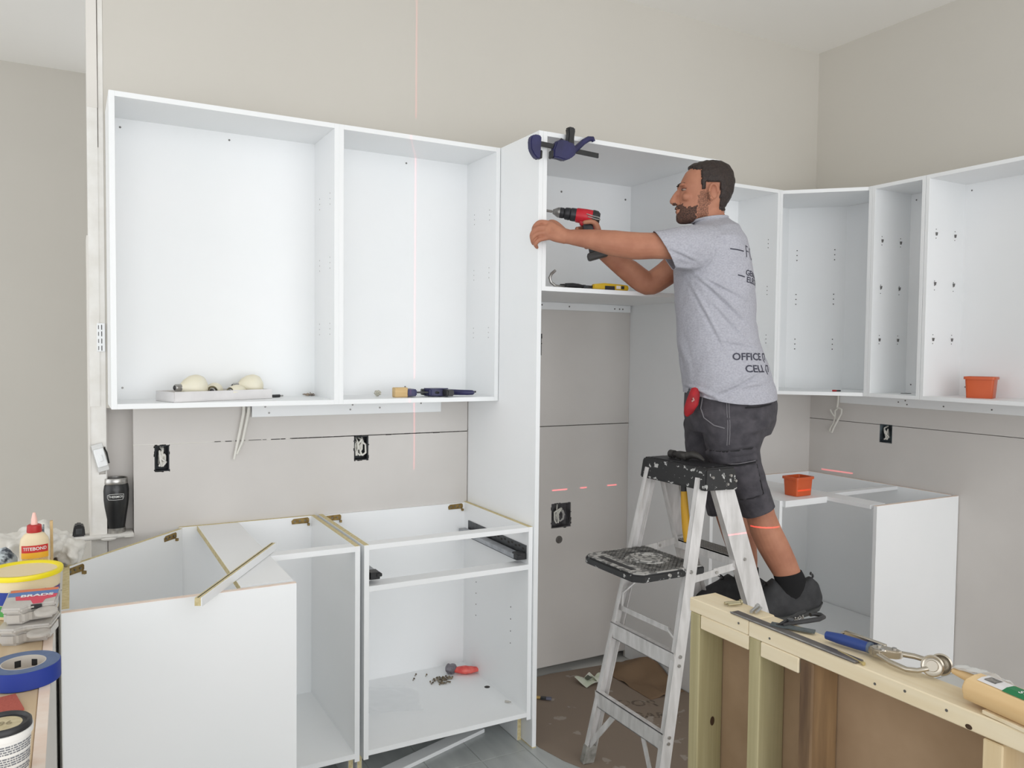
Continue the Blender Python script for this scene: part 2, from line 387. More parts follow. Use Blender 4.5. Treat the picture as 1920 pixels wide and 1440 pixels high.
# fridge surround: tall panels and the deep cabinet over the gap
t = thing('tall_end_panel', 'tall white panel from floor to cabinet tops, gripped by the man', 'panel', (0.0005, 0, 0))
mb = MB(); mb.box(0, 0.0185, -0.61, -0.001, 0.004, 2.43, bev=0.0008); obj('panel_board', mb, WHITE, t)
mb = MB(); mb.box(0.0, 0.0185, -0.61, -0.001, 0.0, 0.004); obj('raw_bottom_edge', mb, CORE, t)
t = thing('tall_end_panel', 'tall white panel behind the man and the ladder, right of the fridge gap', 'panel', (0.912, 0, 0))
mb = MB(); mb.box(0, 0.0185, -0.61, -0.001, 0.0, 2.43, bev=0.0008); obj('panel_board', mb, WHITE, t)
t = thing('over_fridge_cabinet', 'deep open white cabinet over the fridge gap, holding hand tools', 'cabinet', (0.0195, 0, 1.815))
w = 0.892
for x0 in (0, w - T):
    mb = MB(); mb.box(x0, x0 + T, -0.61, -0.002, 0, 0.615, bev=0.0008); obj('side_panel', mb, WHITE, t)
mb = MB(); mb.box(T, w - T, -0.61, -0.002, 0, T, bev=0.0006); obj('bottom_panel', mb, WHITE, t)
mb = MB(); mb.box(T, w - T, -0.61, -0.002, 0.615 - T, 0.615, bev=0.0006); obj('top_panel', mb, WHITE, t)
mb = MB(); mb.box(T, w - T, -0.014, -0.003, T, 0.615 - T); bk = obj('back_panel', mb, WHITE, t)
mb = MB(); screw_dots(mb, [(0.46, -0.014, 0.53), (0.84, -0.014, 0.53), (0.12, -0.014, 0.53)], r=0.005); obj('mounting_screw', mb, SCREW, bk, kind='stuff')
# angled corner wall cabinet
t = thing('corner_wall_cabinet', 'angled corner wall cabinet, open and empty, right of the man', 'cabinet', (1.645, 0, ZU))
X0, X1, Yb, X2 = 0.0, 0.605, -0.605, 0.309     # local plan
plan = [(0, -0.002), (0, -DU), (X2, -0.605), (X1 - 0.002, -0.605), (X1 - 0.002, -0.002)]
mb = MB(); mb.box(0, T, -DU, -0.002, 0, HU, bev=0.0008); sp = obj('side_panel', mb, WHITE, t)
mb = MB(); mb.box(X2, X1 - 0.002, -0.605, -0.605 + T, 0, HU, bev=0.0008); sp = obj('side_panel', mb, WHITE, t)
ins = [(T, -0.015), (T, -DU + 0.008), (X2 + 0.008, -0.605 + T), (X1 - 0.015, -0.605 + T), (X1 - 0.015, -0.015)]
mb = MB(); mb.prism(ins, 0.0, T); obj('bottom_panel', mb, WHITE, t)
mb = MB(); mb.prism(ins, HU - T, HU); obj('top_panel', mb, WHITE, t)
cq = [(T, -0.003), (T, -0.014), (0.375, -0.014), (0.592, -0.231), (0.592, -0.605 + T), (0.603, -0.605 + T), (0.603, -0.226), (0.38, -0.003)]
mb = MB(); mb.prism(cq, T, HU - T); bk = obj('back_panel', mb, WHITE, t)
mb = MB()
for z in (0.27, 0.525, 0.775):
    for k in (-1, 0, 1):
        zz = z + k * 0.028
        mb.cyl((0.408, -0.048, zz), (0.4065, -0.0495, zz), 0.003, n=8); mb.cyl((0.55, -0.19, zz), (0.5485, -0.1915, zz), 0.003, n=8)
obj('shelf_pin_hole', mb, HOLE, bk, kind='stuff')
mb = MB(); screw_dots(mb, [(0.30, -0.014, HU - 0.06)], r=0.004); mb.cyl((0.592, -0.40, 0.06), (0.591, -0.40, 0.06), 0.004); obj('mounting_screw', mb, SCREW, bk, kind='stuff')
# ---------------------------------------------------------------- base cabinets
def base_side(mb, x0, d, h=0.888, toe=True):
    if toe: mb.prism([(-0.001, 0.0), (-d + 0.075, 0.0), (-d + 0.075, 0.115), (-d, 0.115), (-d, h - 0.001), (-0.001, h - 0.001)], x0, x0 + T, axis='x')
    else: mb.box(x0, x0 + T, -d, -0.001, 0, h - 0.001)
def raw_edges(parent, segs):
    mb = MB()
    for a, b_, w_, t_ in segs: mb.bar(a, b_, w_, t_)
    return obj('raw_edge', mb, CORE, parent)
def bracket(parent, c, ang, name='corner_bracket'):
    """stamped strap bracket lying against a panel near its top; ang about z"""
    M = Matrix.Translation(c) @ Matrix.Rotation(ang, 4, 'Z')
    mb = MB()
    pts = [(-0.035, -0.011), (0.03, -0.011), (0.035, -0.006), (0.035, 0.007), (0.03, 0.012), (-0.028, 0.010), (-0.037, 0.002)]
    mb.prism(pts, -0.004, 0.0, axis='y', M=M)
    mb.prism([(0.028, -0.011), (0.036, -0.011), (0.036, -0.021), (0.028, -0.021)], -0.012, 0.0, axis='y', M=M)
    o = obj(name, mb, BRASS, parent, label='brass coloured bracket')
    mb = MB()
    for x, z in ((-0.024, 0.0), (-0.004, 0.001), (0.018, 0.001)): mb.cyl(Vector((x, -0.004, z)), Vector((x, -0.0062, z)), 0.0035, n=10, M=M)
    obj('screw', mb, SCREW, o, kind='stuff')
    return o
# drawer base between corner cabinet and tall panel
t = thing('base_cabinet', 'open white base cabinet with two grey drawer runners, screws spilled inside', 'cabinet', (-0.690, 0, 0))
w, D, H = 0.688, 0.60, 0.888
for x0 in (0, w - T):
    mb = MB(); base_side(mb, x0, D); sp = obj('side_panel', mb, WHITE, t)
    mb = MB(); mb.box(x0 + 0.0005, x0 + T - 0.0005, -D + 0.002, -0.002, H - 0.001, H); obj('raw_edge', mb, CORE, sp); mb = MB(); mb.box(x0 + 0.001, x0 + T - 0.001, -D + 0.0735, -D + 0.075, 0.001, 0.114); obj('raw_edge', mb, CORE, sp)
mb = MB(); mb.box(T, w - T, -D, -0.012, 0.127, 0.145, bev=0.0006); bt = obj('bottom_panel', mb, WHITE, t)
mb = MB(); mb.cyl((0.660 - T, -0.31, 0.145), (0.660 - T, -0.31, 0.1456), 0.012, n=20); obj('pipe_hole', mb, HOLE, bt)
mb = MB(); mb.box(T, w - T, -0.012, -0.001, 0.127, H - 0.004); obj('back_panel', mb, WHITE, t)
mb = MB(); mb.box(T, w - T, -D, -D + 0.06, H - 0.019, H - 0.001, bev=0.0006); obj('front_rail', mb, WHITE, t)
mb = MB(); mb.box(T, w - T, -D, -D + 0.07, 0.719, 0.739, bev=0.0006); obj('drawer_rail', mb, WHITE, t)
mb = MB()
for z in (0.40, 0.45, 0.50, 0.55): screw_dots(mb, [(w - T, -0.14, z), (w - T, -0.46, z - 0.02)], r=0.0025, nrm='x')
obj('shelf_pin_hole', mb, HOLE, t, kind='stuff')
RUN = mat('grey_zinc_runner', (172, 175, 180), rough=0.45, metal=0.4, c2=(150, 153, 158), scale=30)
for s in (0, 1):
    xa = T if s == 0 else w - T; sg = 1 if s == 0 else -1
    mb = MB(); mb.box(min(xa, xa + sg * 0.004), max(xa, xa + sg * 0.004), -0.585, -0.06, 0.757, 0.812)
    mb.box(min(xa, xa + sg * 0.045), max(xa, xa + sg * 0.045), -0.585, -0.06, 0.757, 0.760)
    run = obj('drawer_runner', mb, DARKSTEEL, t, label='zinc drawer runner')
    mb = MB(); mb.box(min(xa + sg * 0.012, xa + sg * 0.046), max(xa + sg * 0.012, xa + sg * 0.046), -0.56, -0.05, 0.760, 0.778, bev=0.001); obj('inner_rail', mb, RUN, run)
    mb = MB(); mb.box(min(xa + sg * 0.008, xa + sg * 0.044), max(xa + sg * 0.008, xa + sg * 0.044), -0.592, -0.545, 0.758, 0.784, bev=0.002)
    mb.box(min(xa + sg * 0.03, xa + sg * 0.05), max(xa + sg * 0.03, xa + sg * 0.05), -0.598, -0.575, 0.768, 0.780, bev=0.002); obj('locking_catch', mb, BLACKP, run)
    mb = MB()
    for k in range(12):
        y = -0.57 + k * 0.03; mb.box(min(xa + sg * 0.004, xa + sg * 0.005), max(xa + sg * 0.004, xa + sg * 0.005), y, y + 0.014, 0.792 + 0.006 * (k % 2), 0.800 + 0.006 * (k % 2))
    obj('runner_slot', mb, HOLE, run, kind='stuff')
bracket(t, (w - T - 0.045, -0.012, H - 0.018), 0.0); bracket(t, (T + 0.040, -0.012, H - 0.018), 0.0)
# corner cabinet, left
def poly_panel(name, pts, z0, z1, parent, m=WHITE):
    mb = MB(); mb.prism(pts, z0, z1); return obj(name, mb, m, parent)
def wallseg(name, a, b_, th, z0, z1, parent, m=WHITE, edge=True):
    a, b_ = Vector((*a, 0)), Vector((*b_, 0)); d = (b_ - a).normalized(); n = Vector((d.y, -d.x, 0)) * th
    pts = [(p.x, p.y) for p in (a, b_, b_ + n, a + n)]
    o = poly_panel(name, pts, z0, z1 - (0.0012 if edge else 0), parent, m)
    if edge: poly_panel('raw_edge', pts, z1 - 0.0012, z1, o, CORE if edge is True else edge)
    return o
t = thing('corner_base_cabinet', 'big open topped white corner base cabinet at left, blank end panel facing out', 'cabinet', (-1.618, 0, 0))
W_, H = 0.913, 0.888
wallseg('diagonal_back', (0.0, -0.45), (0.385, -0.03), 0.012, 0.127, H, t)
wallseg('back_panel', (0.385, -0.001), (W_ - T, -0.001), 0.012, 0.127, H, t)
wallseg('left_panel', (0.0, -0.912), (0.0, -0.45), T, 0.0, H, t)
e = wallseg('end_panel', (0.605, -0.930), (0.0, -0.930), -T, 0.0, H, t, edge=PINKEDGE)
mb = MB(); screw_dots(mb, [(0.011, -0.948 + T - T, 0.873), (0.575, -0.948, 0.874), (0.50, -0.948, 0.874), (0.014, -0.948, 0.50), (0.014, -0.948, 0.15), (0.575, -0.948, 0.15)], r=0.0042)
for v in mb.b.verts: v.co.y += 0.018
obj('screw', mb, SCREW, e, kind='stuff')
mb = MB(); base_side(mb, W_ - T, 0.60); sp = obj('side_panel', mb, WHITE, t)
mb = MB(); mb.box(W_ - T + 0.0005, W_ - 0.0005, -0.598, -0.002, H - 0.001, H); obj('raw_edge', mb, CORE, sp); mb = MB(); mb.box(W_ - T + 0.001, W_ - 0.001, -0.527, -0.525, 0.001, 0.114); obj('raw_edge', mb, CORE, sp)
poly_panel('bottom_panel', [(T, -0.44), (0.39, -0.04), (0.39, -0.013), (W_ - T, -0.013), (W_ - T, -0.60), (0.605, -0.60), (0.605, -0.912), (T, -0.912)], 0.127, 0.145, t)
mb = MB(); mb.box(0.452, 0.604, -0.911, -0.014, H - 0.019, H - 0.001); sb = obj('top_stretcher', mb, WHITE, t)
mb = MB(); mb.box(0.4505, 0.452, -0.911, -0.014, H - 0.0189, H - 0.0011); obj('raw_edge', mb, CORE, sb)
mb = MB(); mb.box(0.605, W_ - T, -0.60, -0.545, H - 0.020, H - 0.001, bev=0.0006); obj('front_rail', mb, WHITE, t)
d45 = math.atan2(0.42, 0.385)
bracket(t, (0.345, -0.087, H - 0.018), d45); bracket(t, (0.0325, -0.432, H - 0.018), d45); bracket(t, (W_ - T - 0.045, -0.013, H - 0.018), 0)
# corner cabinet, right
t = thing('corner_base_cabinet', 'white corner base cabinet at right with an orange bin on top', 'cabinet', (1.327, 0, 0))
W_ = 0.918
mb = MB(); base_side(mb, 0, 0.63, toe=True); obj('side_panel', mb, WHITE, t)
wallseg('back_panel', (T, -0.001), (W_, -0.001), 0.012, 0.127, H, t, edge=PINKEDGE)
wallseg('right_panel', (W_, -0.013), (W_, -0.888), T * 0.7, 0.0, H, t, edge=PINKEDGE)
e = wallseg('end_panel', (W_, -0.906), (0.303, -0.906), -T, 0.0, H, t, edge=PINKEDGE)
mb = MB(); screw_dots(mb, [(0.325, -0.906, 0.874), (0.36, -0.906, 0.874), (0.905, -0.906, 0.60), (0.905, -0.906, 0.35), (0.905, -0.906, 0.16), (0.80, -0.906, 0.1)], r=0.0042); obj('screw', mb, SCREW, e, kind='stuff')
poly_panel('bottom_panel', [(T, -0.013), (W_ - T, -0.013), (W_ - T, -0.888), (0.303, -0.888), (0.303, -0.63), (T, -0.63)], 0.127, 0.145, t)
mb = MB(); mb.box(T, 0.303, -0.63, -0.15, H - 0.019, H - 0.001); obj('top_stretcher', mb, WHITE, t)
mb = MB(); mb.box(0.303, 0.41, -0.888, -0.013, H - 0.019, H - 0.001); obj('top_stretcher', mb, WHITE, t)
mb = MB(); mb.box(0.41, W_ - 0.014, -0.60, -0.56, H - 0.019, H - 0.001); obj('top_brace', mb, WHITE, t)
mb = MB(); mb.box(T, 0.303, -0.648, -0.63, H - 0.030, H - 0.0005); obj('front_rail', mb, WHITE, t)
# ---------------------------------------------------------------- mounting strips
def strip(label, box, axis, dots):
    mb = MB(); mb.box(*box, bev=0.0015)
    o = solo('mounting_strip', mb, WHITE, label, 'strip', loc=(box[0], box[2], box[4]))
    mb = MB()
    for d in dots: screw_dots(mb, [d], r=0.004, nrm=axis)
    obj('screw', mb, SCREW, o, world=True, kind='stuff')
    return o
strip('long white screwed strip under the left wall cabinets', (-0.962, -0.143, -0.02, -0.0005, 1.304, 1.3665), 'y', [(-0.91, -0.02, 1.345), (-0.895, -0.02, 1.32), (-0.56, -0.02, 1.325), (-0.55, -0.02, 1.345), (-0.43, -0.02, 1.33), (-0.24, -0.02, 1.345)])
strip('white screwed strip under the right wall cabinets', (2.23, 2.2495, -1.85, -0.222, 1.306, 1.3665), 'x', [(2.23, -0.235, 1.352), (2.23, -0.59, 1.332), (2.23, -0.63, 1.342), (2.23, -0.64, 1.322), (2.23, -0.84, 1.325), (2.23, -1.08, 1.325)])
strip('short white screwed strip inside the top of the fridge gap', (0.03, 0.900, -0.02, -0.0005, 1.779, 1.8145), 'y', [(0.375, -0.02, 1.80), (0.53, -0.02, 1.797), (0.80, -0.02, 1.795), (0.83, -0.02, 1.795), (0.85, -0.02, 1.795)])
# ================================================================ stud wall on the right
PINE = wood('fresh_pine', (232, 220, 194), (218, 200, 164), scale=6, stretch=(1, 0.05, 1), knots=7, c3=(206, 170, 118))
GREENWOOD = wood('treated_greenish_lumber', (188, 178, 140), (150, 140, 100), scale=8, stretch=(1, 1, 0.03), knots=None)
OLDWOOD = wood('weathered_brown_lumber', (158, 128, 92), (84, 62, 44), scale=4, stretch=(1, 1, 0.12), knots=9, c3=(40, 28, 20))
PINEV = wood('fresh_pine_upright', (226, 208, 174), (208, 184, 142), scale=6, stretch=(1, 1, 0.05))
BROWNBOARD = mat('brown_board_back', (166, 140, 112), rough=0.95, c2=(154, 128, 100), scale=6)
t = thing('stud_wall', 'bare pine stud half wall in front of the ladder, tools lying on top', 'stud wall', (-0.0885, -1.6, 0))
xa, xb = -0.0885, 0.0005
def wpart(n, b, m, bev=0.0025):
    mb = MB(); mb.box(*b, bev=bev); return obj(n, mb, m, t, world=True)
wpart('top_plate', (xa, xb + 0.006, -1.832, -1.612, 0.862, 0.9), PINE)
wpart('top_plate', (xa - 0.001, xb, -3.6, -1.834, 0.861, 0.8995), PINE)
wpart('nailing_block', (xa + 0.0005, xb, -1.834, -1.656, 0.824, 0.8615), PINE)
wpart('nailing_block', (xa - 0.002, xb, -1.996, -1.876, 0.823, 0.8605), PINE)
sd = wpart('stud', (xa, xb, -1.654, -1.616, 0.0, 0.8615), GREENWOOD)
mb = MB(); mb.ell((-0.035, -1.6545, 0.555), (0.008, 0.0008, 0.013), n=14); obj('knot', mb, mat('dark_knot', (64, 44, 24), rough=0.8), sd, world=True)
wpart('stud', (xa, xb, -1.874, -1.836, 0.0, 0.8605), GREENWOOD)
wpart('stud', (xa - 0.001, xb, -2.037, -1.998, 0.0, 0.8605), OLDWOOD, 0.004)
wpart('stud', (xa + 0.002, xb, -2.468, -2.43, 0.0, 0.857), PINEV)
wpart('stud', (xa, xb, -3.1, -3.062, 0.0, 0.8605), PINEV)
wpart('backing_board', (xb + 0.0005, xb + 0.0125, -3.6, -1.616, 0.002, 0.861), BROWNBOARD, 0)
mb = MB(); screw_dots(mb, [(xa - 0.001, -1.80, 0.884), (xa - 0.001, -1.905, 0.878), (xa - 0.001, -2.20, 0.875), (xa - 0.001, -2.36, 0.882), (xa - 0.001, -2.27, 0.886)], r=0.003, nrm='x'); obj('nail_head', mb, SCREW, t, world=True, kind='stuff')
mb = MB(); mb.ell((xa - 0.0015, -2.405, 0.868), (0.0008, 0.007, 0.005), n=12); mb2 = obj('knot', mb, mat('dark_knot', (64, 44, 24)), t, world=True)
# ================================================================ floor covering
PAPER = speckled('brown_floor_paper', (140, 125, 111), (164, 153, 142), scale=11, thr=0.63, rough=0.8, bump=0.15)
mb = MB()
edge = [(0.02, -0.44), (0.03, -0.62), (0.06, -0.75), (0.10, -0.85), (0.20, -1.12), (0.34, -1.42), (0.45, -1.75), (1.9, -1.75), (2.0, -0.95), (1.30, -0.72), (0.95, -0.66), (0.905, -0.60), (0.905, -0.06), (0.45, -0.015), (0.022, -0.04)]
mb.prism(edge, 0.0003, 0.0025)
floorpaper = solo('floor_protection_paper', mb, PAPER, 'scuffed brown protection paper taped over the floor under the ladder', 'floor covering', loc=(0.45, -0.6, 0))
# darker printed lettering, worn by boots, on the paper
for (s_, c_, sz) in (('FLOOR', (0.585, -0.46), 0.085), ('BOARD', (0.60, -0.60), 0.075)):
    ang = math.radians(-28)
    f = lambda x, y, c_=c_: Vector((c_[0] + x * math.cos(ang) - y * math.sin(ang), c_[1] + x * math.sin(ang) + y * math.cos(ang), 0.0029))
    obj('worn_print', text_mb(s_, sz, f, bold=0.002), mat('faded_print', (104, 92, 82), rough=0.9, c2=(136, 121, 107), scale=40, lo=0.45, hi=0.55), floorpaper, world=True)
# crumpled up edge of a second sheet against the fridge panel
mb = MB()
def crum(u, v):
    x = 0.70 + 0.20 * u; y = -0.08 - 0.40 * v
    z = 0.004 + 0.085 * max(0, 1 - abs(v - 0.12 - 0.3 * u) * 2.4) * u + 0.018 * noise.noise((u * 4, v * 5, 1.0))
    return Vector((x, y, max(z, 0.0035)))
mb.grid(crum, 14, 20)
o = solo('paper_offcut', mb, mat('crumpled_brown_paper', (132, 108, 84), rough=0.9), 'curled up brown paper offcut in the back corner of the fridge gap', 'paper', loc=(0.80, -0.2, 0.0), smooth=60)
md = o.modifiers.new('thickness', 'SOLIDIFY'); md.thickness = 0.0015
# ================================================================ step ladder
ALU = mat('scuffed_aluminium', (226, 224, 223), rough=0.45, metal=0.35, c2=(204, 202, 200), scale=40, stretch=(1, 1, 0.2), bump=0.1, bscale=60)
SPLAT = speckled('black_plastic_with_paint', (34, 34, 35), (178, 178, 176), scale=62, thr=0.615, rough=0.5, stretch=(1, 0.6, 0.8))
SHELFM = speckled('black_shelf_with_dried_paint', (112, 111, 109), (178, 176, 172), scale=46, thr=0.47, rough=0.6)
LX, LY, ZT = 0.409, -1.011, 1.114
lad = thing('step_ladder', 'paint splattered aluminium step ladder with black cap and fold out shelf', 'ladder', (LX, LY, 0))
def rail_pt(front, side, z):
    q = 1 - z / ZT
    return Vector(((0.046 + 0.382 * q) if front else (-0.046 - 0.231 * q), side * (0.152 + 0.064 * q), z))
def rail(front, side, wd, fl, zb=0.0):
    a = rail_pt(front, side, zb); b_ = rail_pt(front, side, ZT + 0.02)
    d = (b_ - a).normalized(); yv = Vector((0, 1, 0)); xv = yv.cross(d).normalized()
    mb = MB(); yo = side
    mb.bar(a, b_, wd, 0.003, up=yv)
    for s in (-1, 1):
        off = xv * s * (wd / 2 - 0.0015) + Vector((0, -side * fl / 2, 0))
        mb.bar(a + off, b_ + off, 0.003, fl, up=yv)
    return mb
for front in (1, 0):
    for side in (-1, 1):
        r_ = obj('front_rail' if front else 'rear_rail', rail(front, side, 0.086 if front else 0.046, 0.026 if front else 0.02), ALU, lad)
        a = rail_pt(front, side, 0.0); d_ = (rail_pt(front, side, 0.07) - a)
        mb = MB(); mb.bar(a, a + d_, 0.092 if front else 0.052, 0.03, up=(0, 1, 0), bev=0.004)
        for v in mb.b.verts: v.co.y -= side * 0.008; v.co.z = max(v.co.z, 0.003)
        obj('foot', mb, mat('grey_rubber', (150, 148, 142), rough=0.8, c2=(120, 118, 112), scale=40), r_)
        mb = MB()
        for z in ((0.27, 0.55, 0.83) if front else (0.245, 0.265, 0.50, 0.53)):
            q = rail_pt(front, side, z); mb.cyl(q + Vector((0, side * 0.001, 0)), q + Vector((0, side * 0.006, 0)), 0.006, n=12)
        obj('rivet', mb, STEEL, r_, kind='stuff')
# front treads
for z in (0.28, 0.56, 0.84):
    a = rail_pt(1, -1, z); b_ = rail_pt(1, 1, z)
    mb = MB(); mb.box(a.x - 0.042, a.x + 0.042, a.y + 0.003, b_.y - 0.003, z - 0.004, z)
    mb.box(a.x - 0.042, a.x - 0.039, a.y + 0.003, b_.y - 0.003, z - 0.032, z); mb.box(a.x + 0.039, a.x + 0.042, a.y + 0.003, b_.y - 0.003, z - 0.032, z)
    st = obj('step', mb, ALU, lad)
    mb = MB()
    for k in range(7): mb.box(a.x - 0.036 + k * 0.012, a.x - 0.033 + k * 0.012, a.y + 0.004, b_.y - 0.004, z, z + 0.0022)
    obj('tread_ridge', mb, mat('tread_grey', (140, 137, 133), rough=0.5, metal=0.4), st, kind='stuff')
# rear cross bars and their braces
for z in (0.25, 0.515):
    a = rail_pt(0, -1, z); b_ = rail_pt(0, 1, z); dx = -0.011
    mb = MB(); mb.box(a.x - 0.012 + dx, a.x - 0.009 + dx, a.y, b_.y, z - 0.03, z + 0.03); mb.box(a.x - 0.012 + dx, a.x + 0.010 + dx, a.y + 0.003, b_.y - 0.003, z + 0.027, z + 0.03)
    mb.box(a.x - 0.012 + dx, a.x + 0.010 + dx, a.y + 0.003, b_.y - 0.003, z - 0.03, z - 0.027)
    cb = obj('rear_cross_bar', mb, ALU, lad)
for side in (-1, 1):
    a = rail_pt(0, side, 0.07) + Vector((-0.012, -side * 0.012, 0)); b_ = rail_pt(0, side, 0.225); b_ = Vector((b_.x - 0.012, side * 0.085, 0.225))
    mb = MB(); mb.bar(a, b_, 0.022, 0.004, up=(1, 0, 0)); obj('diagonal_brace', mb, ALU, lad)
# spreaders
for side in (-1, 1):
    z = 0.80 if side < 0 else 0.83
    a = rail_pt(0, side, z - 0.02) + Vector((0, -side * 0.012, 0)); b_ = rail_pt(1, side, z + 0.01) + Vector((0, -side * 0.012, 0)); m_ = (a + b_) / 2
    mb = MB(); mb.bar(a, m_ + Vector((0.01, 0, 0.0)), 0.003, 0.026, up=(0, 0, 1)); mb.bar(m_ - Vector((0.01, 0.003 * side, 0)), b_, 0.003, 0.026, up=(0, 0, 1)); sp = obj('spreader', mb, ALU, lad)
    mb = MB()
    for q in (a, m_, b_): mb.cyl(q + Vector((0, -0.006, 0)), q + Vector((0, 0.006, 0)), 0.006, n=10)
    obj('rivet', mb, STEEL, sp, kind='stuff')
# top cap
mb = MB()
prof = [(-0.066, ZT - 0.018), (-0.058, ZT + 0.052), (-0.05, ZT + 0.060), (0.075, ZT + 0.060), (0.083, ZT + 0.052), (0.092, ZT - 0.022)]
mb.prism(prof, -0.178, 0.178, axis='y')
for v in mb.b.verts:
    if v.co.z < ZT: v.co.y *= 1.03
bmesh.ops.bevel(mb.b, geom=mb.b.edges[:], offset=0.005, segments=2, affect='EDGES')
cap = obj('top_cap', mb, SPLAT, lad, smooth=40)
mb = MB(); mb.box(-0.04, 0.06, -0.15, 0.15, ZT + 0.0602, ZT + 0.0622, bev=0.0008); obj('tool_tray', mb, BLACKP, cap)
mb = MB()
for x, z in ((0.055, ZT + 0.03), (0.04, ZT + 0.0), (-0.03, ZT + 0.028), (0.078, ZT + 0.01)): mb.cyl(Vector((x, -0.180, z)), Vector((x, -0.187, z)), 0.007, 0.005, n=12)
obj('rivet', mb, STEEL, cap, kind='stuff')
# fold out paint shelf
zs = 0.83; sx0, sx1, sy = -0.345, -0.045, 0.168
mb = MB()
out = [(sx0 + 0.03, -sy), (sx0, -sy + 0.03), (sx0, sy - 0.03), (sx0 + 0.03, sy), (sx1, sy), (sx1, -sy)]
mb.prism(out, zs - 0.030, zs - 0.004); bmesh.ops.bevel(mb.b, geom=mb.b.edges[:], offset=0.004, segments=2, affect='EDGES')
sh = obj('paint_shelf', mb, SPLAT, lad, smooth=40)
mb = MB(); mb.prism([(sx0 + 0.034, -sy + 0.006), (sx0 + 0.008, -sy + 0.033), (sx0 + 0.008, sy - 0.033), (sx0 + 0.034, sy - 0.006), (sx1 - 0.006, sy - 0.006), (sx1 - 0.006, -sy + 0.006)], zs - 0.004, zs - 0.001)
deck = obj('shelf_deck', mb, SHELFM, sh)
mb = MB()
def inside(x, y): return sx0 + 0.075 < x < sx1 - 0.01 and abs(y) < sy - 0.012 and math.hypot(x - (sx0 + 0.18), y) > 0.078
for s in (1, -1):
    for k in range(-24, 40):
        run = []
        for j in range(80):
            u = -0.35 + j * 0.009; x = sx0 + 0.15 + k * 0.016 / 1.414 * 1.6 + u * 0.7071; y = s * u * 0.7071
            if inside(x, y): run.append((x, y))
            else:
                if len(run) > 2: mb.bar((*run[0], zs - 0.0003), (*run[-1], zs - 0.0003), 0.0032, 0.0022)
                run = []
obj('diamond_tread', mb, mat('worn_black_ridge', (48, 48, 48), rough=0.6, c2=(120, 118, 114), scale=30), sh, kind='stuff')
mb = MB()
for r in (0.072, 0.05):
    pts = [(sx0 + 0.18 + r * math.cos(a * PI / 18), r * math.sin(a * PI / 18), zs) for a in range(36)]; mb.tube(pts, 0.0035, n=6, closed=True)
obj('bucket_ring', mb, SHELFM, sh)
mb = MB(); mb.box(sx0 + 0.028, sx0 + 0.050, -0.10, 0.10, zs - 0.0008, zs + 0.0004); obj('brush_slot', mb, BLACKP, sh)
mb = MB()
for x in (sx0 + 0.14, sx0 + 0.235): mb.cyl((x, -sy - 0.001, zs - 0.016), (x, -sy - 0.006, zs - 0.016), 0.008, 0.006, n=12)
obj('rivet', mb, STEEL, sh, kind='stuff')
for side in (-1, 1):
    a = rail_pt(0, side, 0.60) + Vector((0, -side * 0.014, 0)); b_ = Vector((sx1 - 0.05, side * (sy - 0.02), zs - 0.03))
    mb = MB(); mb.tube([a, a + Vector((-0.004, -side * 0.012, 0.06)), (a + b_) / 2 + Vector((0.03, -side * 0.004, 0.0)), b_], 0.006, n=8); obj('shelf_strut', mb, ALU, lad, smooth=40)
a = rail_pt(0, 1, 0.595); b_ = rail_pt(0, -1, 0.60)
mb = MB(); mb.bar((a.x - 0.002, a.y, 0.597), (a.x - 0.002, b_.y + 0.07, 0.60), 0.004, 0.02, up=(0, 0, 1)); obj('shelf_link', mb, ALU, lad)
mb = MB(); pts = [Vector((a.x - 0.003, b_.y + 0.07 - 0.07 * k / 5, 0.60 - 0.012 * math.sin(k / 5 * PI) - 0.03 * (k / 5) ** 2)) for k in range(6)]; mb.tube(pts, 0.008, n=8); obj('shelf_link', mb, ALU, lad, smooth=40)
# ================================================================ the man
SKIN = mat('tanned_skin', (182, 128, 102), rough=0.6, c2=(158, 104, 82), scale=14, lo=0.3, hi=0.75, bump=0.12, bscale=220, spec=0.35)
HAIR = mat('dark_brown_hair', (34, 25, 22), rough=0.6, c2=(52, 39, 33), scale=140, bump=0.9, bscale=240)
BEARD = mat('dark_brown_beard', (56, 40, 34), rough=0.85, c2=(120, 84, 68), scale=260, lo=0.42, hi=0.72, bump=0.5, bscale=260)
STUBBLE = mat('stubble', (112, 76, 60), rough=0.8, c2=(168, 116, 92), scale=260, lo=0.40, hi=0.66)
SHIRT = mat('heather_grey_jersey', (176, 176, 184), rough=0.95, c2=(158, 158, 167), scale=110, lo=0.35, hi=0.7, bump=0.8, bscale=42, stretch=(1.3, 1, 1.9))
SHORTS = mat('charcoal_twill', (76, 73, 78), rough=0.95, c2=(60, 58, 63), scale=26, bump=0.9, bscale=36)
STITCH = mat('grey_stitching', (122, 120, 124), rough=0.95)
SHOE = mat('black_worn_shoe', (40, 41, 43), rough=0.8, c2=(58, 58, 60), scale=18, bump=0.3, bscale=160)
SOLE = mat('dark_rubber_sole', (72, 73, 72), rough=0.8, c2=(56, 57, 57), scale=25)
SOCK = mat('black_sock', (16, 16, 18), rough=0.95)
man = thing('person', 'man in grey t-shirt and charcoal shorts on the step ladder, gripping a tall panel', 'person', (0.692, -0.962, 0), math.radians(148))
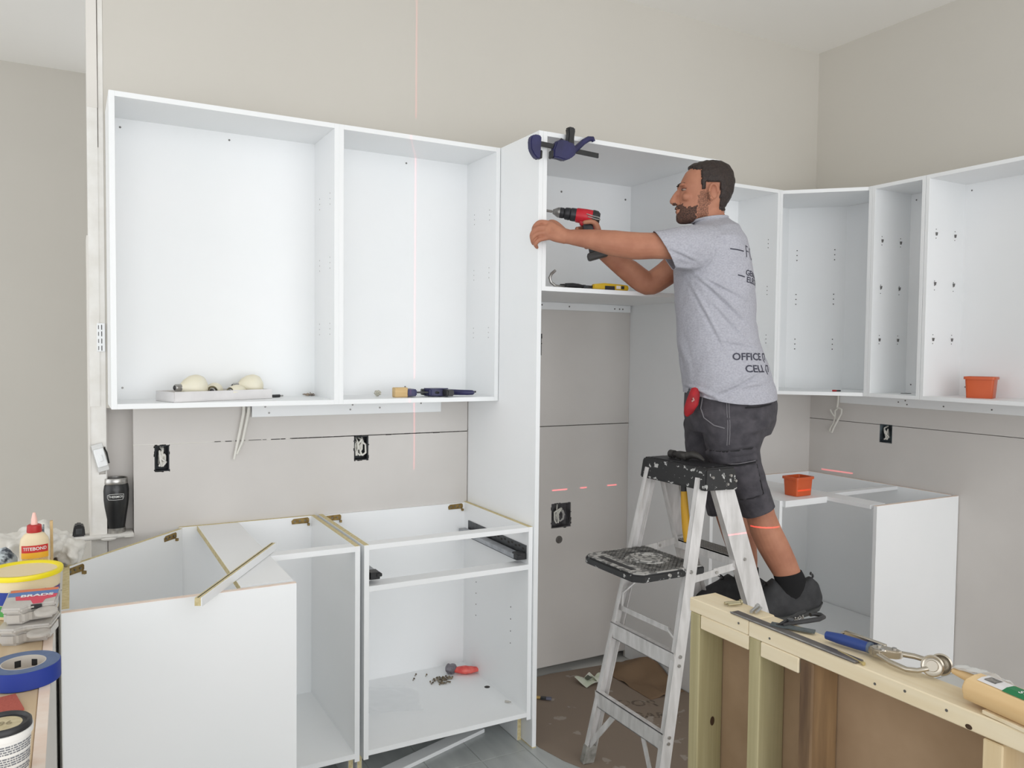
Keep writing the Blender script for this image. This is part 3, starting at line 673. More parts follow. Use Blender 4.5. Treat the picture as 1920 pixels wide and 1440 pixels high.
def remeshed(mb, vox, smooth=4, fac=0.5):
    me = bpy.data.meshes.new('volume'); mb.b.to_mesh(me); mb.b.free()
    o = bpy.data.objects.new('volume', me); COL.objects.link(o)
    m1 = o.modifiers.new('r', 'REMESH'); m1.mode = 'VOXEL'; m1.voxel_size = vox
    if smooth: m2 = o.modifiers.new('s', 'SMOOTH'); m2.iterations = smooth; m2.factor = fac
    dg = bpy.context.evaluated_depsgraph_get(); res = bpy.data.meshes.new_from_object(o.evaluated_get(dg))
    bpy.data.objects.remove(o); bpy.data.meshes.remove(me)
    b = bmesh.new(); b.from_mesh(res); bpy.data.meshes.remove(res)
    for f in b.faces: f.smooth = True
    return b
def loft(mb, secs, n=24, egg=0.0, yc=0.0, p=2.0):
    """sections (front (x,z), back (x,z), half width); rings of super-ellipses in the profile plane, closed at the ends"""
    rings = []
    for sc in secs:
        f, b_, hw = Vector((sc[0][0], sc[0][1])), Vector((sc[1][0], sc[1][1])), sc[2]
        eg = sc[3] if len(sc) > 3 else egg; y0 = sc[4] if len(sc) > 4 else yc
        c = (f + b_) / 2; a = (f - b_) / 2; ring = []
        for i in range(n):
            th = 2 * PI * i / n; co, si = math.cos(th), math.sin(th)
            u = abs(co) ** (2 / p) * (1 if co > 0 else -1); v = abs(si) ** (2 / p) * (1 if si > 0 else -1)
            w_ = hw * (1 - eg * u) * v
            ring.append(mb.b.verts.new((c.x + a.x * u, y0 + w_, c.y + a.y * u)))
        rings.append(ring)
    fs = []
    for A, B in zip(rings, rings[1:]):
        for i in range(n): fs.append(mb.b.faces.new((A[i], A[(i + 1) % n], B[(i + 1) % n], B[i])))
    fs += [mb.b.faces.new(rings[0]), mb.b.faces.new(rings[-1])]
    bmesh.ops.recalc_face_normals(mb.b, faces=fs)
def limb(mb, pts, rs, n=16):
    """smoothly interpolated tapering tube with round ends"""
    P, Rr = [], []
    pts = [Vector(p) for p in pts]
    for i in range(len(pts) - 1):
        for k in range(4):
            q = k / 4; p0 = pts[max(i - 1, 0)]; p1 = pts[i]; p2 = pts[i + 1]; p3 = pts[min(i + 2, len(pts) - 1)]
            P.append(0.5 * ((2 * p1) + (p2 - p0) * q + (2 * p0 - 5 * p1 + 4 * p2 - p3) * q * q + (3 * p1 - p0 - 3 * p2 + p3) * q ** 3)); Rr.append(rs[i] * (1 - q) + rs[i + 1] * q)
    P.append(pts[-1]); Rr.append(rs[-1])
    mb.tube(P, Rr, n=n); mb.ell(pts[0], rs[0], n=n); mb.ell(pts[-1], rs[-1], n=n)
# ---------------------------------------------------------------- body
mb = MB()
# head: slices from crown to chin (front, back, half width, taper towards the face)
loft(mb, [((0.1089, 2.3204), (0.0905, 2.3224), 0.012), ((0.1458, 2.3143), (0.0657, 2.3162), 0.034), ((0.1785, 2.3040), (0.0429, 2.3038), 0.054), ((0.2028, 2.2793), (0.0260, 2.2791), 0.068),
  ((0.2167, 2.2525), (0.0192, 2.2503), 0.0745, 0.06), ((0.2265, 2.2277), (0.0208, 2.2276), 0.0755, 0.10), ((0.2261, 2.2071), (0.0244, 2.2070), 0.074, 0.14), ((0.2278, 2.1864), (0.0322, 2.1864), 0.072, 0.17),
  ((0.2294, 2.1636), (0.0441, 2.1658), 0.068, 0.20), ((0.2332, 2.1450), (0.0540, 2.1493), 0.063, 0.23), ((0.2329, 2.1263), (0.0660, 2.1328), 0.058, 0.25), ((0.2325, 2.1077), (0.0862, 2.1162), 0.052, 0.28), ((0.2260, 2.0932), (0.1168, 2.1037), 0.042, 0.30), ((0.2135, 2.0849), (0.1435, 2.0954), 0.026, 0.2)], n=36)
limb(mb, [(0.2262, 0.0000, 2.2112), (0.2403, 0.0000, 2.1905), (0.2502, 0.0000, 2.1698)], [0.008, 0.0105, 0.0118], n=12)
mb.ell((0.2358, 0.0000, 2.1719), (0.012, 0.013, 0.016), n=14)
for s in (1, -1):
    yy = 0.010 * s
    mb.ell(Vector((0.2418, 0.0000, 2.1615)) + Vector((0, yy, 0)), (0.010, 0.008, 0.0075), n=12)
    mb.ell(Vector((0.2183, 0.0000, 2.2277)) + Vector((0, 0.028 * s, 0)), (0.012, 0.026, 0.007), n=12)
    mb.ell(Vector((0.1988, 0.0000, 2.1802)) + Vector((0, 0.038 * s, 0)), (0.022, 0.02, 0.018), n=12)
    # ear: rim, inner shell and lobe
    e0 = Vector((0.1104, 0.0000, 2.1926)) + Vector((0, 0.077 * s, 0))
    rim = [e0 + Vector((0.017 * math.cos(a) - 0.002, 0.007 * s + 0.004 * s * math.sin(a * 0.5), 0.030 * math.sin(a))) for a in [math.radians(q) for q in (-10, 25, 60, 95, 130, 165, 200, 235, 265)]]
    rim = [Vector((2 * e0.x - q.x - 0.004, q.y, q.z)) for q in rim]
    mb.tube(rim, 0.0052, n=8); mb.ell(e0 + Vector((-0.003, 0.0, 0)), (0.018, 0.006, 0.028), n=12); mb.ell(e0 + Vector((0.006, 0.003 * s, -0.028)), (0.009, 0.006, 0.010), n=10)
    mb.ell(e0 + Vector((0.013, 0.004 * s, -0.004)), (0.005, 0.006, 0.008), n=8)
mb.ell((0.2321, 0.0000, 2.1419), (0.008, 0.020, 0.005), n=12); mb.ell((0.2308, 0.0000, 2.1284), (0.008, 0.018, 0.0055), n=12); mb.ell((0.2159, 0.0000, 2.1015), (0.017, 0.024, 0.016), n=14)
# neck and trunk
loft(mb, [((0.1687, 2.1202), (0.0583, 2.1575), 0.056), ((0.1558, 2.0933), (0.0493, 2.1204), 0.058), ((0.1510, 2.0581), (0.0320, 2.0832), 0.066), ((0.1771, 2.0207), (0.0024, 2.0419), 0.13),
  ((0.2069, 1.9582), (-0.0261, 1.9634), 0.185), ((0.2045, 1.8332), (-0.0474, 1.8349), 0.18), ((0.1929, 1.6660), (-0.0471, 1.6683), 0.165), ((0.1730, 1.4983), (-0.1024, 1.5016), 0.17), ((0.1543, 1.3932), (-0.1113, 1.3843), 0.160), ((0.1214, 1.3092), (-0.0801, 1.3019), 0.14)], n=32)
# near arm, stretched out to the panel edge
limb(mb, [(0.1675, 0.1500, 1.9762), (0.2638, 0.1750, 1.9746), (0.3426, 0.1780, 1.9739), (0.4108, 0.1720, 1.9745), (0.4890, 0.1580, 1.9859), (0.5676, 0.1320, 2.0032), (0.6559, 0.1050, 2.0168)], [0.062, 0.050, 0.0485, 0.051, 0.0485, 0.038, 0.027], n=20)
# near hand: palm and five fingers closing round the panel
limb(mb, [(0.6559, 0.1040, 2.0169), (0.6886, 0.0980, 2.0299), (0.7217, 0.0860, 2.0601)], [0.028, 0.0275, 0.0185], n=14); limb(mb, [(0.6721, 0.1040, 2.0108), (0.7088, 0.1020, 2.0171), (0.7294, 0.0980, 2.0257)], [0.021, 0.019, 0.016], n=14)
limb(mb, [(0.7218, 0.0850, 2.0623), (0.7378, 0.0960, 2.0422), (0.7293, 0.0980, 2.0196)], [0.014, 0.0145, 0.014], n=12)
limb(mb, [(0.7506, 0.0760, 2.0616), (0.7667, 0.0800, 2.0364), (0.7663, 0.0800, 2.0078)], [0.0095, 0.0105, 0.009], n=12); limb(mb, [(0.7792, 0.0800, 2.0486), (0.7827, 0.0800, 2.0036)], [0.0075, 0.0075], n=10)
for q in ([(0.7239, 0.0820, 2.0709), (0.7670, 0.0860, 2.0753), (0.7894, 0.0840, 2.0541), (0.7917, 0.0660, 2.0322)], [(0.7318, 0.0920, 2.0530), (0.7767, 0.0980, 2.0500), (0.7971, 0.0920, 2.0284), (0.7975, 0.0700, 2.0111)],
          [(0.7336, 0.0970, 2.0340), (0.7763, 0.1030, 2.0279), (0.7947, 0.0960, 2.0085), (0.7911, 0.0730, 1.9943)], [(0.7272, 0.0960, 2.0158), (0.7659, 0.1010, 2.0059), (0.7821, 0.0960, 1.9892), (0.7764, 0.0760, 1.9796)]):
    limb(mb, q, [0.0102, 0.0090, 0.0081, 0.0070], n=12)
limb(mb, [(0.6764, 0.0880, 2.0395), (0.7055, 0.0600, 2.0724), (0.7264, 0.0400, 2.0817), (0.7390, 0.0300, 2.0750)], [0.016, 0.013, 0.011, 0.0085], n=12)
# far arm, bent, hand on the drill
limb(mb, [(0.1151, -0.1500, 2.0025), (0.1998, -0.1850, 1.9450), (0.2584, -0.2000, 1.8975), (0.3204, -0.1950, 1.8679), (0.3991, -0.1650, 1.9155), (0.4682, -0.1300, 1.9573), (0.5161, -0.1000, 1.9861)], [0.062, 0.054, 0.051, 0.0495, 0.047, 0.037, 0.0285], n=20)
limb(mb, [(0.5139, -0.1000, 1.9861), (0.5367, -0.0880, 2.0210), (0.5465, -0.0750, 2.0598)], [0.0285, 0.027, 0.02], n=14)
limb(mb, [(0.5297, -0.0620, 2.0367), (0.5418, -0.0460, 2.0810), (0.5595, -0.0360, 2.0963), (0.5914, -0.0320, 2.0935)], [0.016, 0.0125, 0.0105, 0.0085], n=12)
for q in ([(0.5525, -0.0900, 2.0792), (0.5887, -0.1040, 2.0813), (0.6172, -0.0880, 2.0766), (0.6199, -0.0620, 2.0726)], [(0.5477, -0.0920, 2.0516), (0.5795, -0.1060, 2.0535), (0.6016, -0.0900, 2.0490), (0.5981, -0.0620, 2.0429)],
          [(0.5409, -0.0920, 2.0301), (0.5705, -0.1060, 2.0298), (0.5927, -0.0900, 2.0254), (0.5892, -0.0620, 2.0195)], [(0.5341, -0.0920, 2.0087), (0.5595, -0.1040, 2.0080), (0.5816, -0.0900, 2.0039), (0.5781, -0.0660, 1.9987)]):
    limb(mb, q, [0.0105, 0.0098, 0.009, 0.0078], n=12)
# legs
loft(mb, [((0.0980, 1.3584), (-0.0635, 1.3445), 0.08), ((0.0667, 1.2165), (-0.0456, 1.2286), 0.072), ((0.0205, 1.1250), (-0.0678, 1.1370), 0.066), ((-0.0093, 1.0537), (-0.1132, 1.0805), 0.058), ((-0.0266, 0.9986), (-0.1284, 1.0315), 0.056),
  ((-0.0400, 0.9412), (-0.1459, 0.9703), 0.053), ((-0.0553, 0.8900), (-0.1714, 0.9133), 0.056), ((-0.0828, 0.8308), (-0.2008, 0.8564), 0.052), ((-0.1184, 0.7718), (-0.2284, 0.7973), 0.043), ((-0.1498, 0.7230), (-0.2476, 0.7483), 0.037), ((-0.1671, 0.6738), (-0.2711, 0.6932), 0.036), ((-0.1481, 0.6236), (-0.2884, 0.6441), 0.034)], yc=0.1)
loft(mb, [((0.1167, 1.3449), (-0.0544, 1.3301), 0.08), ((0.1076, 1.1917), (-0.0082, 1.1980), 0.072), ((0.0798, 1.0938), (-0.0189, 1.1022), 0.066), ((0.0696, 1.0173), (-0.0503, 1.0372), 0.058), ((0.0512, 0.9584), (-0.0644, 0.9806), 0.056),
  ((0.0327, 0.8973), (-0.0872, 0.9198), 0.053), ((0.0143, 0.8428), (-0.1121, 0.8611), 0.056), ((-0.0086, 0.7817), (-0.1285, 0.8022), 0.052), ((-0.0335, 0.7250), (-0.1342, 0.7407), 0.043), ((-0.0475, 0.6768), (-0.1333, 0.6879), 0.037), ((-0.0465, 0.6238), (-0.1367, 0.6306), 0.036), ((-0.0301, 0.5835), (-0.1462, 0.5912), 0.034)], yc=-0.1)
body_b = remeshed(mb, 0.0037, 2, 0.5)
body = obj('body', body_b, SKIN, man)
def patch(src, name, pred, off, m, parent, nz=0.0, label=None, jag=0.0):
    """a layer grown on part of a surface: faces of src where pred(co), lifted along their normals"""
    b = bmesh.new(); b.from_mesh(src.data); b.normal_update()
    kill = [f for f in b.faces if not pred(f.calc_center_median() + Vector((noise.noise(f.calc_center_median() * 90) * jag, 0, noise.noise(f.calc_center_median() * 110 + Vector((3, 1, 7))) * jag)) if jag else f.calc_center_median())]
    bmesh.ops.delete(b, geom=kill, context='FACES'); b.normal_update()
    rim = {v for v in b.verts if any(len(e.link_faces) < 2 for e in v.link_edges)}
    near = {w_ for v in rim for e in v.link_edges for w_ in e.verts}
    nrm = {v: v.normal.copy() for v in b.verts}
    for v in b.verts:
        k = -0.0004 if v in rim else (off * 0.7 if v in near else off)
        v.co += nrm[v] * (k + (nz * noise.noise(v.co * 60) if v not in rim else 0))
    for f in b.faces: f.smooth = True
    return obj(name, b, m, parent, label=label)
XF, XT = (0.1531, 2.2690)[0], (0.1099, 2.2689)[0]
def zz(p): return p
ZH = (0.1721, 2.2917)[1]; Z360 = (0.1456, 2.2029)[1]; Z398 = (0.0762, 2.1286)[1]; ZE0, ZE1 = (0.1091, 2.2277)[1], (0.1075, 2.1513)[1]
XEF, XEB = (0.1331, 2.1926)[0], (0.0857, 2.1926)[0]; X1340 = (0.0868, 2.1451)[0]
def is_hair(c):
    if c.z < Z398 or c.x > 0.5: return False
    if abs(c.y) > 0.079 and ZE1 - 0.004 < c.z < ZE0 + 0.004: return False
    if c.z > ZH + max(0, abs(c.y) - 0.02) * -0.3: return True
    if c.x > XF: return False
    if XEB < c.x and c.z < ZE0 + 0.002: return c.x > XEF + 0.001 and c.z > Z360
    if c.z < ZE0 and c.x > XEB - 0.004: return False
    return True
patch(body, 'hair', is_hair, 0.0075, HAIR, man, nz=0.0035, jag=0.006)
XL = (0.1979, 2.1347)[0]; ZL0, ZL1 = (0.2269, 2.1377)[1], (0.2267, 2.1253)[1]; ZM = (0.2272, 2.1564)[1]; ZB = (0.1692, 2.1451)[1]; XB = (0.1626, 2.1244)[0]; XLIP = (0.2206, 2.1326)[0]; XM = (0.1898, 2.1450)[0]; X1256 = (0.2500, 2.1574)[0]; ZCH = (0.1678, 2.0746)[1]
def is_beard(c):
    if c.x < XB or c.z < ZCH or c.z > ZM or c.x > 0.4: return False
    if c.z > ZB - 0.0: return XM < c.x < X1256 + 0.004 and abs(c.y) < 0.032
    if ZL1 < c.z < ZL0 and abs(c.y) < 0.02 and c.x > XLIP: return False
    return True
patch(body, 'beard', is_beard, 0.0028, BEARD, man, nz=0.001, jag=0.013)
XS0, XS1 = (0.1181, 2.1658)[0], (0.1737, 2.1657)[0]
patch(body, 'stubble', lambda c: XS0 < c.x < XS1 + (0.01 if c.z < ZB else -0.012) and ZCH < c.z < Z360 - 0.004 and abs(c.y) > 0.02 and not is_beard(c), 0.0007, STUBBLE, man, jag=0.012)
for s in (1, -1):
    mb = MB(); c = Vector((0.2224, 0.0000, 2.2288)); P_ = [c + Vector((0.0095 - 0.004 * k - 0.0035 * k * k, s * (0.012 + 0.011 * k), 0.002 + 0.0025 * math.sin(k * 1.1))) for k in (0, 1, 2, 3)]
    mb.tube(P_, [0.003, 0.0042, 0.004, 0.0022], n=8); obj('eyebrow', mb, HAIR, man, smooth=60)
    mb = MB(); c = Vector((0.2169, 0.0000, 2.2091)); mb.ell(c + Vector((-0.0065, s * 0.031, 0)), (0.010, 0.0115, 0.0042), n=14); ey = obj('eye', mb, mat('eye_white', (150, 132, 122), rough=0.3), man, smooth=60)
    mb = MB(); mb.ell(c + Vector((0.0008, s * 0.030, 0.0003)), (0.0035, 0.0062, 0.0042), n=12); obj('iris', mb, mat('dark_iris', (40, 28, 22), rough=0.2), ey, smooth=60)
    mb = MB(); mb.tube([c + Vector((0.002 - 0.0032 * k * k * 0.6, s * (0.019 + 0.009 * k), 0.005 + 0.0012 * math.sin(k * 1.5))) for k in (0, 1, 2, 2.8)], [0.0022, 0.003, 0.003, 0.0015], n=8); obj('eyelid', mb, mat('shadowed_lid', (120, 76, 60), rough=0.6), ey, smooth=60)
# ---------------------------------------------------------------- t-shirt
mb = MB()
loft(mb, [((0.1503, 2.1285), (0.0620, 2.1410), 0.058), ((0.1638, 2.0788), (0.0365, 2.1018), 0.076), ((0.1919, 2.0414), (-0.0011, 2.0709), 0.15), ((0.2243, 2.0039), (-0.0290, 2.0172), 0.203), ((0.2355, 1.9373), (-0.0492, 1.9386), 0.212), ((0.2343, 1.8748), (-0.0633, 1.8599), 0.206), ((0.2307, 1.7913), (-0.0711, 1.7893), 0.2),
  ((0.2249, 1.7076), (-0.0690, 1.7018), 0.196), ((0.2146, 1.6029), (-0.0915, 1.6165), 0.198), ((0.2001, 1.4979), (-0.1288, 1.5187), 0.205), ((0.1906, 1.4391), (-0.1554, 1.4395), 0.208), ((0.1870, 1.3610), (-0.1697, 1.3558), 0.208)], n=40, p=2.35)
limb(mb, [(0.1362, 0.1200, 1.9643), (0.2123, 0.1600, 1.9669), (0.2847, 0.1720, 1.9611), (0.3520, 0.1760, 1.9604)], [0.098, 0.086, 0.076, 0.068], n=24)
limb(mb, [(0.0922, -0.1200, 1.9859), (0.1405, -0.1500, 1.9763), (0.1965, -0.1780, 1.9486), (0.2384, -0.1880, 1.9186)], [0.096, 0.084, 0.073, 0.067], n=24)
sb = remeshed(mb, 0.0048, 6, 0.5)
def seg_d(p, a, b_):
    a, b_ = Vector(a), Vector(b_); d = b_ - a; t_ = max(0, min(1, (p - a).dot(d) / d.length_squared)); return (p - a - d * t_), t_
FOLDS = [((0.1944, 1.8820), (-0.0242, 1.6791), 0.009, 0.0065), ((0.2055, 1.8544), (0.0590, 1.5678), 0.006, 0.007), ((0.1706, 1.8664), (-0.0065, 1.7772), 0.007, 0.006), ((0.1422, 1.4280), (-0.0782, 1.5259), 0.009, 0.007), ((0.2339, 1.7004), (0.1784, 1.4732), 0.006, 0.008),
         ((0.3213, 1.9718), (0.1794, 1.9135), 0.006, 0.006), ((0.2807, 1.8973), (0.1906, 1.8918), 0.006, 0.007), ((0.1013, 1.6306), (-0.0589, 1.6046), 0.006, 0.007), ((0.2096, 1.4589), (0.0833, 1.4249), 0.009, 0.007), ((0.1337, 1.7801), (-0.0138, 1.6238), 0.006, 0.007), ((0.0490, 1.4650), (-0.0987, 1.4827), 0.006, 0.007)]
sb.normal_update()
nn = {v: v.normal.copy() for v in sb.verts}
for v in sb.verts:
    q = Vector((v.co.x, v.co.z)); dsp = 0.0048 * noise.noise(Vector((v.co.x * 9 + v.co.z * 6, v.co.y * 9, v.co.z * 7))) + 0.0026 * noise.noise(Vector((v.co.x * 26 + v.co.z * 18, v.co.y * 22, v.co.z * 14)))
    if v.co.y > 0:
        for a, b_, am, wd in FOLDS:
            dv, t_ = seg_d(q, a, b_); k = dv.length / wd
            sgn = 1 if dv.y > 0 else -1
            if k < 3: dsp += am * math.sin(PI * min(t_ + 0.08, 1)) * (math.exp(-((k - 0.9 * sgn) ** 2)) - 0.9 * math.exp(-((k + 0.9 * sgn) ** 2))) if False else am * math.sin(PI * min(max(t_, 0.06), 0.94)) * (math.exp(-k * k) - 0.8 * math.exp(-((k - 1.6) ** 2) * 1.6) * (1 if dv.y < 0 else 0.25))
    v.co += nn[v] * dsp
def cut(b, co, no, pred):
    fs = [f for f in b.faces if pred(f.calc_center_median())]
    es = list({e for f in fs for e in f.edges}); vs = list({v for f in fs for v in f.verts})
    bmesh.ops.bisect_plane(b, geom=fs + es + vs, plane_co=co, plane_no=no, clear_outer=True, dist=1e-6)
def hemz(p, front, back, dip):
    return 0
# hem, sleeves, neck opening
HF, HB = Vector((0.1885, 1.4391)), Vector((-0.1558, 1.4227))
for v in sb.verts:
    if v.co.z < HF.y + 0.06:
        pass
hd = HB - HF; cut(sb, Vector((HF.x, 0, HF.y - 0.016)), Vector((hd.y, 0, -hd.x)) * (1 if -hd.x < 0 else -1), lambda c: c.z < HF.y + 0.08 and c.x < 0.3)
for v in sb.verts:
    if v.co.y > 0 and v.co.z < HF.y + 0.07:
        q = min(max((HF.x - v.co.x) / (HF.x - HB.x), 0), 1); v.co.z -= 0.026 * math.sin(PI * q) * min(v.co.y / 0.12, 1) * (1 - max(0, v.co.z - HF.y + 0.03) / 0.10)
SA, SB_ = Vector((0.3412, 2.0235)), Vector((0.2622, 1.8880)); sd_ = SB_ - SA; nS = Vector((-sd_.y, 0, sd_.x)).normalized(); nS = nS if nS.x > 0 else -nS
cut(sb, Vector((SA.x, 0.17, SA.y)), nS, lambda c: c.y > 0.05 and c.z > SB_.y - 0.06 and c.x > SB_.x - 0.03)
cut(sb, Vector((0.1876, -0.1780, 1.9421)), Vector((0.80, -0.1, -0.55)), lambda c: c.y < -0.07 and c.x > (0.1372, 1.9787)[0] and c.z > 1.75)
cut(sb, Vector((0.0961, 0.0000, 2.0996)), Vector((0.10, 0, 1)), lambda c: c.z > (0.0956, 2.0727)[1])
shirt = obj('t_shirt', sb, SHIRT, man)
SHV = [v.co.copy() for v in shirt.data.vertices]
bvh = BVHTree.FromPolygons(SHV, [tuple(p.vertices) for p in shirt.data.polygons])
md = shirt.modifiers.new('cloth', 'SOLIDIFY'); md.thickness = 0.0025; md.offset = -1
# neck rib and shoulder seam
mb = MB(); c = Vector((0.1003, 0.0000, 2.0996)); cz = lambda a: -0.0135 * math.cos(a)
mb.tube([c + Vector((0.066 * math.cos(a) + 0.004, 0.0735 * math.sin(a), -0.008 * math.cos(a) - 0.001)) for a in [2 * PI * k / 40 for k in range(40)]], 0.0058, n=8, closed=True); obj('collar', mb, SHIRT, shirt, smooth=60)
def on_shirt(phi, z, off=0.0012):
    cx = -0.0 + ((0.0794, 1.7924)[0] - 0.02 if z > 1.75 else (0.0634, 1.5206)[0])
    d = Vector((-math.sin(phi), math.cos(phi), 0)); h = bvh.ray_cast(Vector((cx, 0, z)) + d * 0.6, -d)
    if h[0] is None: return None
    return h[0] + d * off
def shirt_text(body_, size, phi0, z0, bold=0.0, rot=0.0, align='LEFT', spacing=1.0, R=0.19):
    def f(x, y):
        return on_shirt(phi0 + (x * math.cos(rot) - y * math.sin(rot)) / R, z0 + x * math.sin(rot) + y * math.cos(rot))
    return obj('printed_lettering', text_mb(body_, size, f, bold=bold, align=align, sub=0.18, spacing=spacing), INK, shirt)
R_ = math.radians
shirt_text('FO', 0.070, R_(17), (0.0146, 1.9552)[1], bold=-0.0012, rot=-0.10)
shirt_text('GENERAL C', 0.030, R_(17), (0.0128, 1.8769)[1], bold=0.0006, rot=-0.10)
shirt_text('ELECTRICA', 0.030, R_(18), (0.0123, 1.8507)[1], bold=0.0006, rot=-0.10)
shirt_text('OFFICE (7', 0.037, R_(4), (0.0140, 1.5658)[1], bold=0.0008, rot=-0.0)
shirt_text('CELL (7', 0.037, R_(17), (-0.0150, 1.5215)[1], bold=0.0008, rot=-0.0)
for ph0, ph1, zq in ((-2, 14, (0.0525, 1.9611)[1]), (7, 15, (0.0326, 1.8667)[1])):
    mb = MB(); P_ = [on_shirt(R_(ph0 + (ph1 - ph0) * k / 8), zq - 0.006 * k / 8, 0.001) for k in range(9)]; mb.tube([p for p in P_ if p], 0.0022, n=6); obj('printed_rule', mb, INK, shirt)
# sleeve seam
mb = MB(); P_ = []
for (a, b_) in ((1341,424), (1343,445), (1340,470), (1333,490), (1322,504)): pass
SEAM = [(0.1140, 2.0499), (0.1150, 2.0043), (0.1218, 1.9543), (0.1345, 1.9153), (0.1553, 1.8899)]
for (x_, z_) in SEAM:
    h = bvh.ray_cast(Vector((x_, 0.6, z_)), Vector((0, -1, 0)))
    if h[0] is not None: P_.append(h[0])
mb.tube(P_, 0.0018, n=6); obj('sleeve_seam', mb, mat('seam_grey', (160, 160, 168), rough=0.95), shirt)
# ---------------------------------------------------------------- shorts
mb = MB()
loft(mb, [((0.1734, 1.5193), (-0.1246, 1.5228), 0.168), ((0.1846, 1.4518), (-0.1470, 1.4436), 0.182), ((0.1897, 1.3927), (-0.1629, 1.3809), 0.19), ((0.1887, 1.3399), (-0.1602, 1.3241), 0.192), ((0.1729, 1.2767), (-0.1388, 1.2670), 0.185)], n=36, p=2.3)
loft(mb, [((0.1533, 1.3477), (-0.1248, 1.3254), 0.098), ((0.1365, 1.2726), (-0.0929, 1.2642), 0.102), ((0.1109, 1.2054), (-0.0800, 1.2149), 0.1), ((0.0731, 1.1343), (-0.0875, 1.1496), 0.098), ((0.0312, 1.0632), (-0.1109, 1.0927), 0.096), ((-0.0065, 0.9961), (-0.1284, 1.0315), 0.094), ((-0.0326, 0.9101), (-0.1563, 0.9541), 0.092)], n=32, yc=0.1, p=2.3)
loft(mb, [((0.1671, 1.3329), (-0.1157, 1.3090), 0.098), ((0.1712, 1.2517), (-0.0843, 1.2429), 0.102), ((0.1655, 1.1797), (-0.0640, 1.1903), 0.1), ((0.1360, 1.1036), (-0.0614, 1.1161), 0.098), ((0.1043, 1.0275), (-0.0630, 1.0462), 0.096), ((0.0770, 0.9557), (-0.0730, 0.9808), 0.094), ((0.0578, 0.8637), (-0.0920, 0.9001), 0.092)], n=32, yc=-0.1, p=2.3)
pb = remeshed(mb, 0.0062, 4, 0.5); pb.normal_update()
nn = {v: v.normal.copy() for v in pb.verts}
PF = [((-0.0911, 1.3084), (0.0449, 1.2763), 0.007, 0.013), ((-0.0636, 1.2324), (0.1022, 1.2055), 0.004, 0.010), ((-0.0642, 1.2085), (-0.0972, 1.0495), 0.005, 0.012), ((0.1833, 1.3239), (0.0916, 1.1657), 0.005, 0.013), ((-0.0900, 1.3579), (-0.0131, 1.3071), 0.005, 0.011)]
for v in pb.verts:
    q = Vector((v.co.x, v.co.z)); dsp = 0.004 * noise.noise(v.co * 13) + 0.0022 * noise.noise(v.co * 34 + Vector((5, 2, 1)))
    for a, b_, am, wd in PF:
        dv, t_ = seg_d(q, a, b_); k = dv.length / wd
        if k < 3: dsp += am * math.sin(PI * min(max(t_, 0.1), 0.9)) * (math.exp(-k * k) - 0.6 * math.exp(-((k - 1.7) ** 2)))
    v.co += nn[v] * dsp
cN = Vector((-0.0276, 0.9574)); cM = Vector((-0.1291, 1.0008)); dv = cM - cN; n1 = Vector((dv.y, 0, -dv.x)).normalized(); n1 = n1 if n1.z < 0 else -n1
cut(pb, Vector((cN.x, 0.1, cN.y)), n1, lambda c: c.y > 0.001 and c.z < 1.15)
cut(pb, Vector((0.0718, -0.1000, 0.9162)), n1, lambda c: c.y <= 0.001 and c.z < 1.15)
cut(pb, Vector((0.0108, 0.0000, 1.4835)), Vector((0, 0, 1)), lambda c: c.z > 1.40)
shorts = obj('cargo_shorts', pb, SHORTS, man)
pbvh = BVHTree.FromPolygons([v.co.copy() for v in shorts.data.vertices], [tuple(p.vertices) for p in shorts.data.polygons])
md = shorts.modifiers.new('cloth', 'SOLIDIFY'); md.thickness = 0.003; md.offset = -1
def quad(c, pts):
    n_ = len(pts); s_ = 0
    for i in range(n_):
        a, b_ = pts[i], pts[(i + 1) % n_]; cr = (b_[0] - a[0]) * (c.z - a[1]) - (b_[1] - a[1]) * (c.x - a[0])
        if cr == 0: continue
        if s_ == 0: s_ = 1 if cr > 0 else -1
        elif (cr > 0) != (s_ > 0): return False
    return True
FL = [(0.1396, 1.2101), (-0.0435, 1.2372), (-0.0527, 1.1778), (0.1110, 1.1548)]
PK = [(0.1032, 1.1589), (-0.0488, 1.1777), (-0.0790, 1.0509), (0.0258, 1.0207)]
BP = [(-0.0020, 1.4124), (-0.1138, 1.4280), (-0.1186, 1.3901), (-0.0087, 1.3765)]
patch(shorts, 'cargo_pocket', lambda c: c.y > 0.12 and quad(c, PK), 0.010, SHORTS, shorts)
patch(shorts, 'pocket_flap', lambda c: c.y > 0.11 and quad(c, FL), 0.017, SHORTS, shorts)
patch(shorts, 'back_pocket_flap', lambda c: c.y > 0.0 and quad(c, BP), 0.009, SHORTS, shorts)
def stitch(pts, r=0.0013, m=STITCH, name='stitching'):
    P_ = []
    for i in range(len(pts) - 1):
        for k in range(6):
            x_ = pts[i][0] + (pts[i + 1][0] - pts[i][0]) * k / 6; z_ = pts[i][1] + (pts[i + 1][1] - pts[i][1]) * k / 6
            h = pbvh.ray_cast(Vector((x_, 0.6, z_)), Vector((0, -1, 0)))
            if h[0] is not None and h[0].y > 0: P_.append(h[0] + h[1] * 0.0005)
    mb = MB()
    if len(P_) > 2: mb.tube(P_, r, n=6)
    return obj(name, mb, m, shorts)
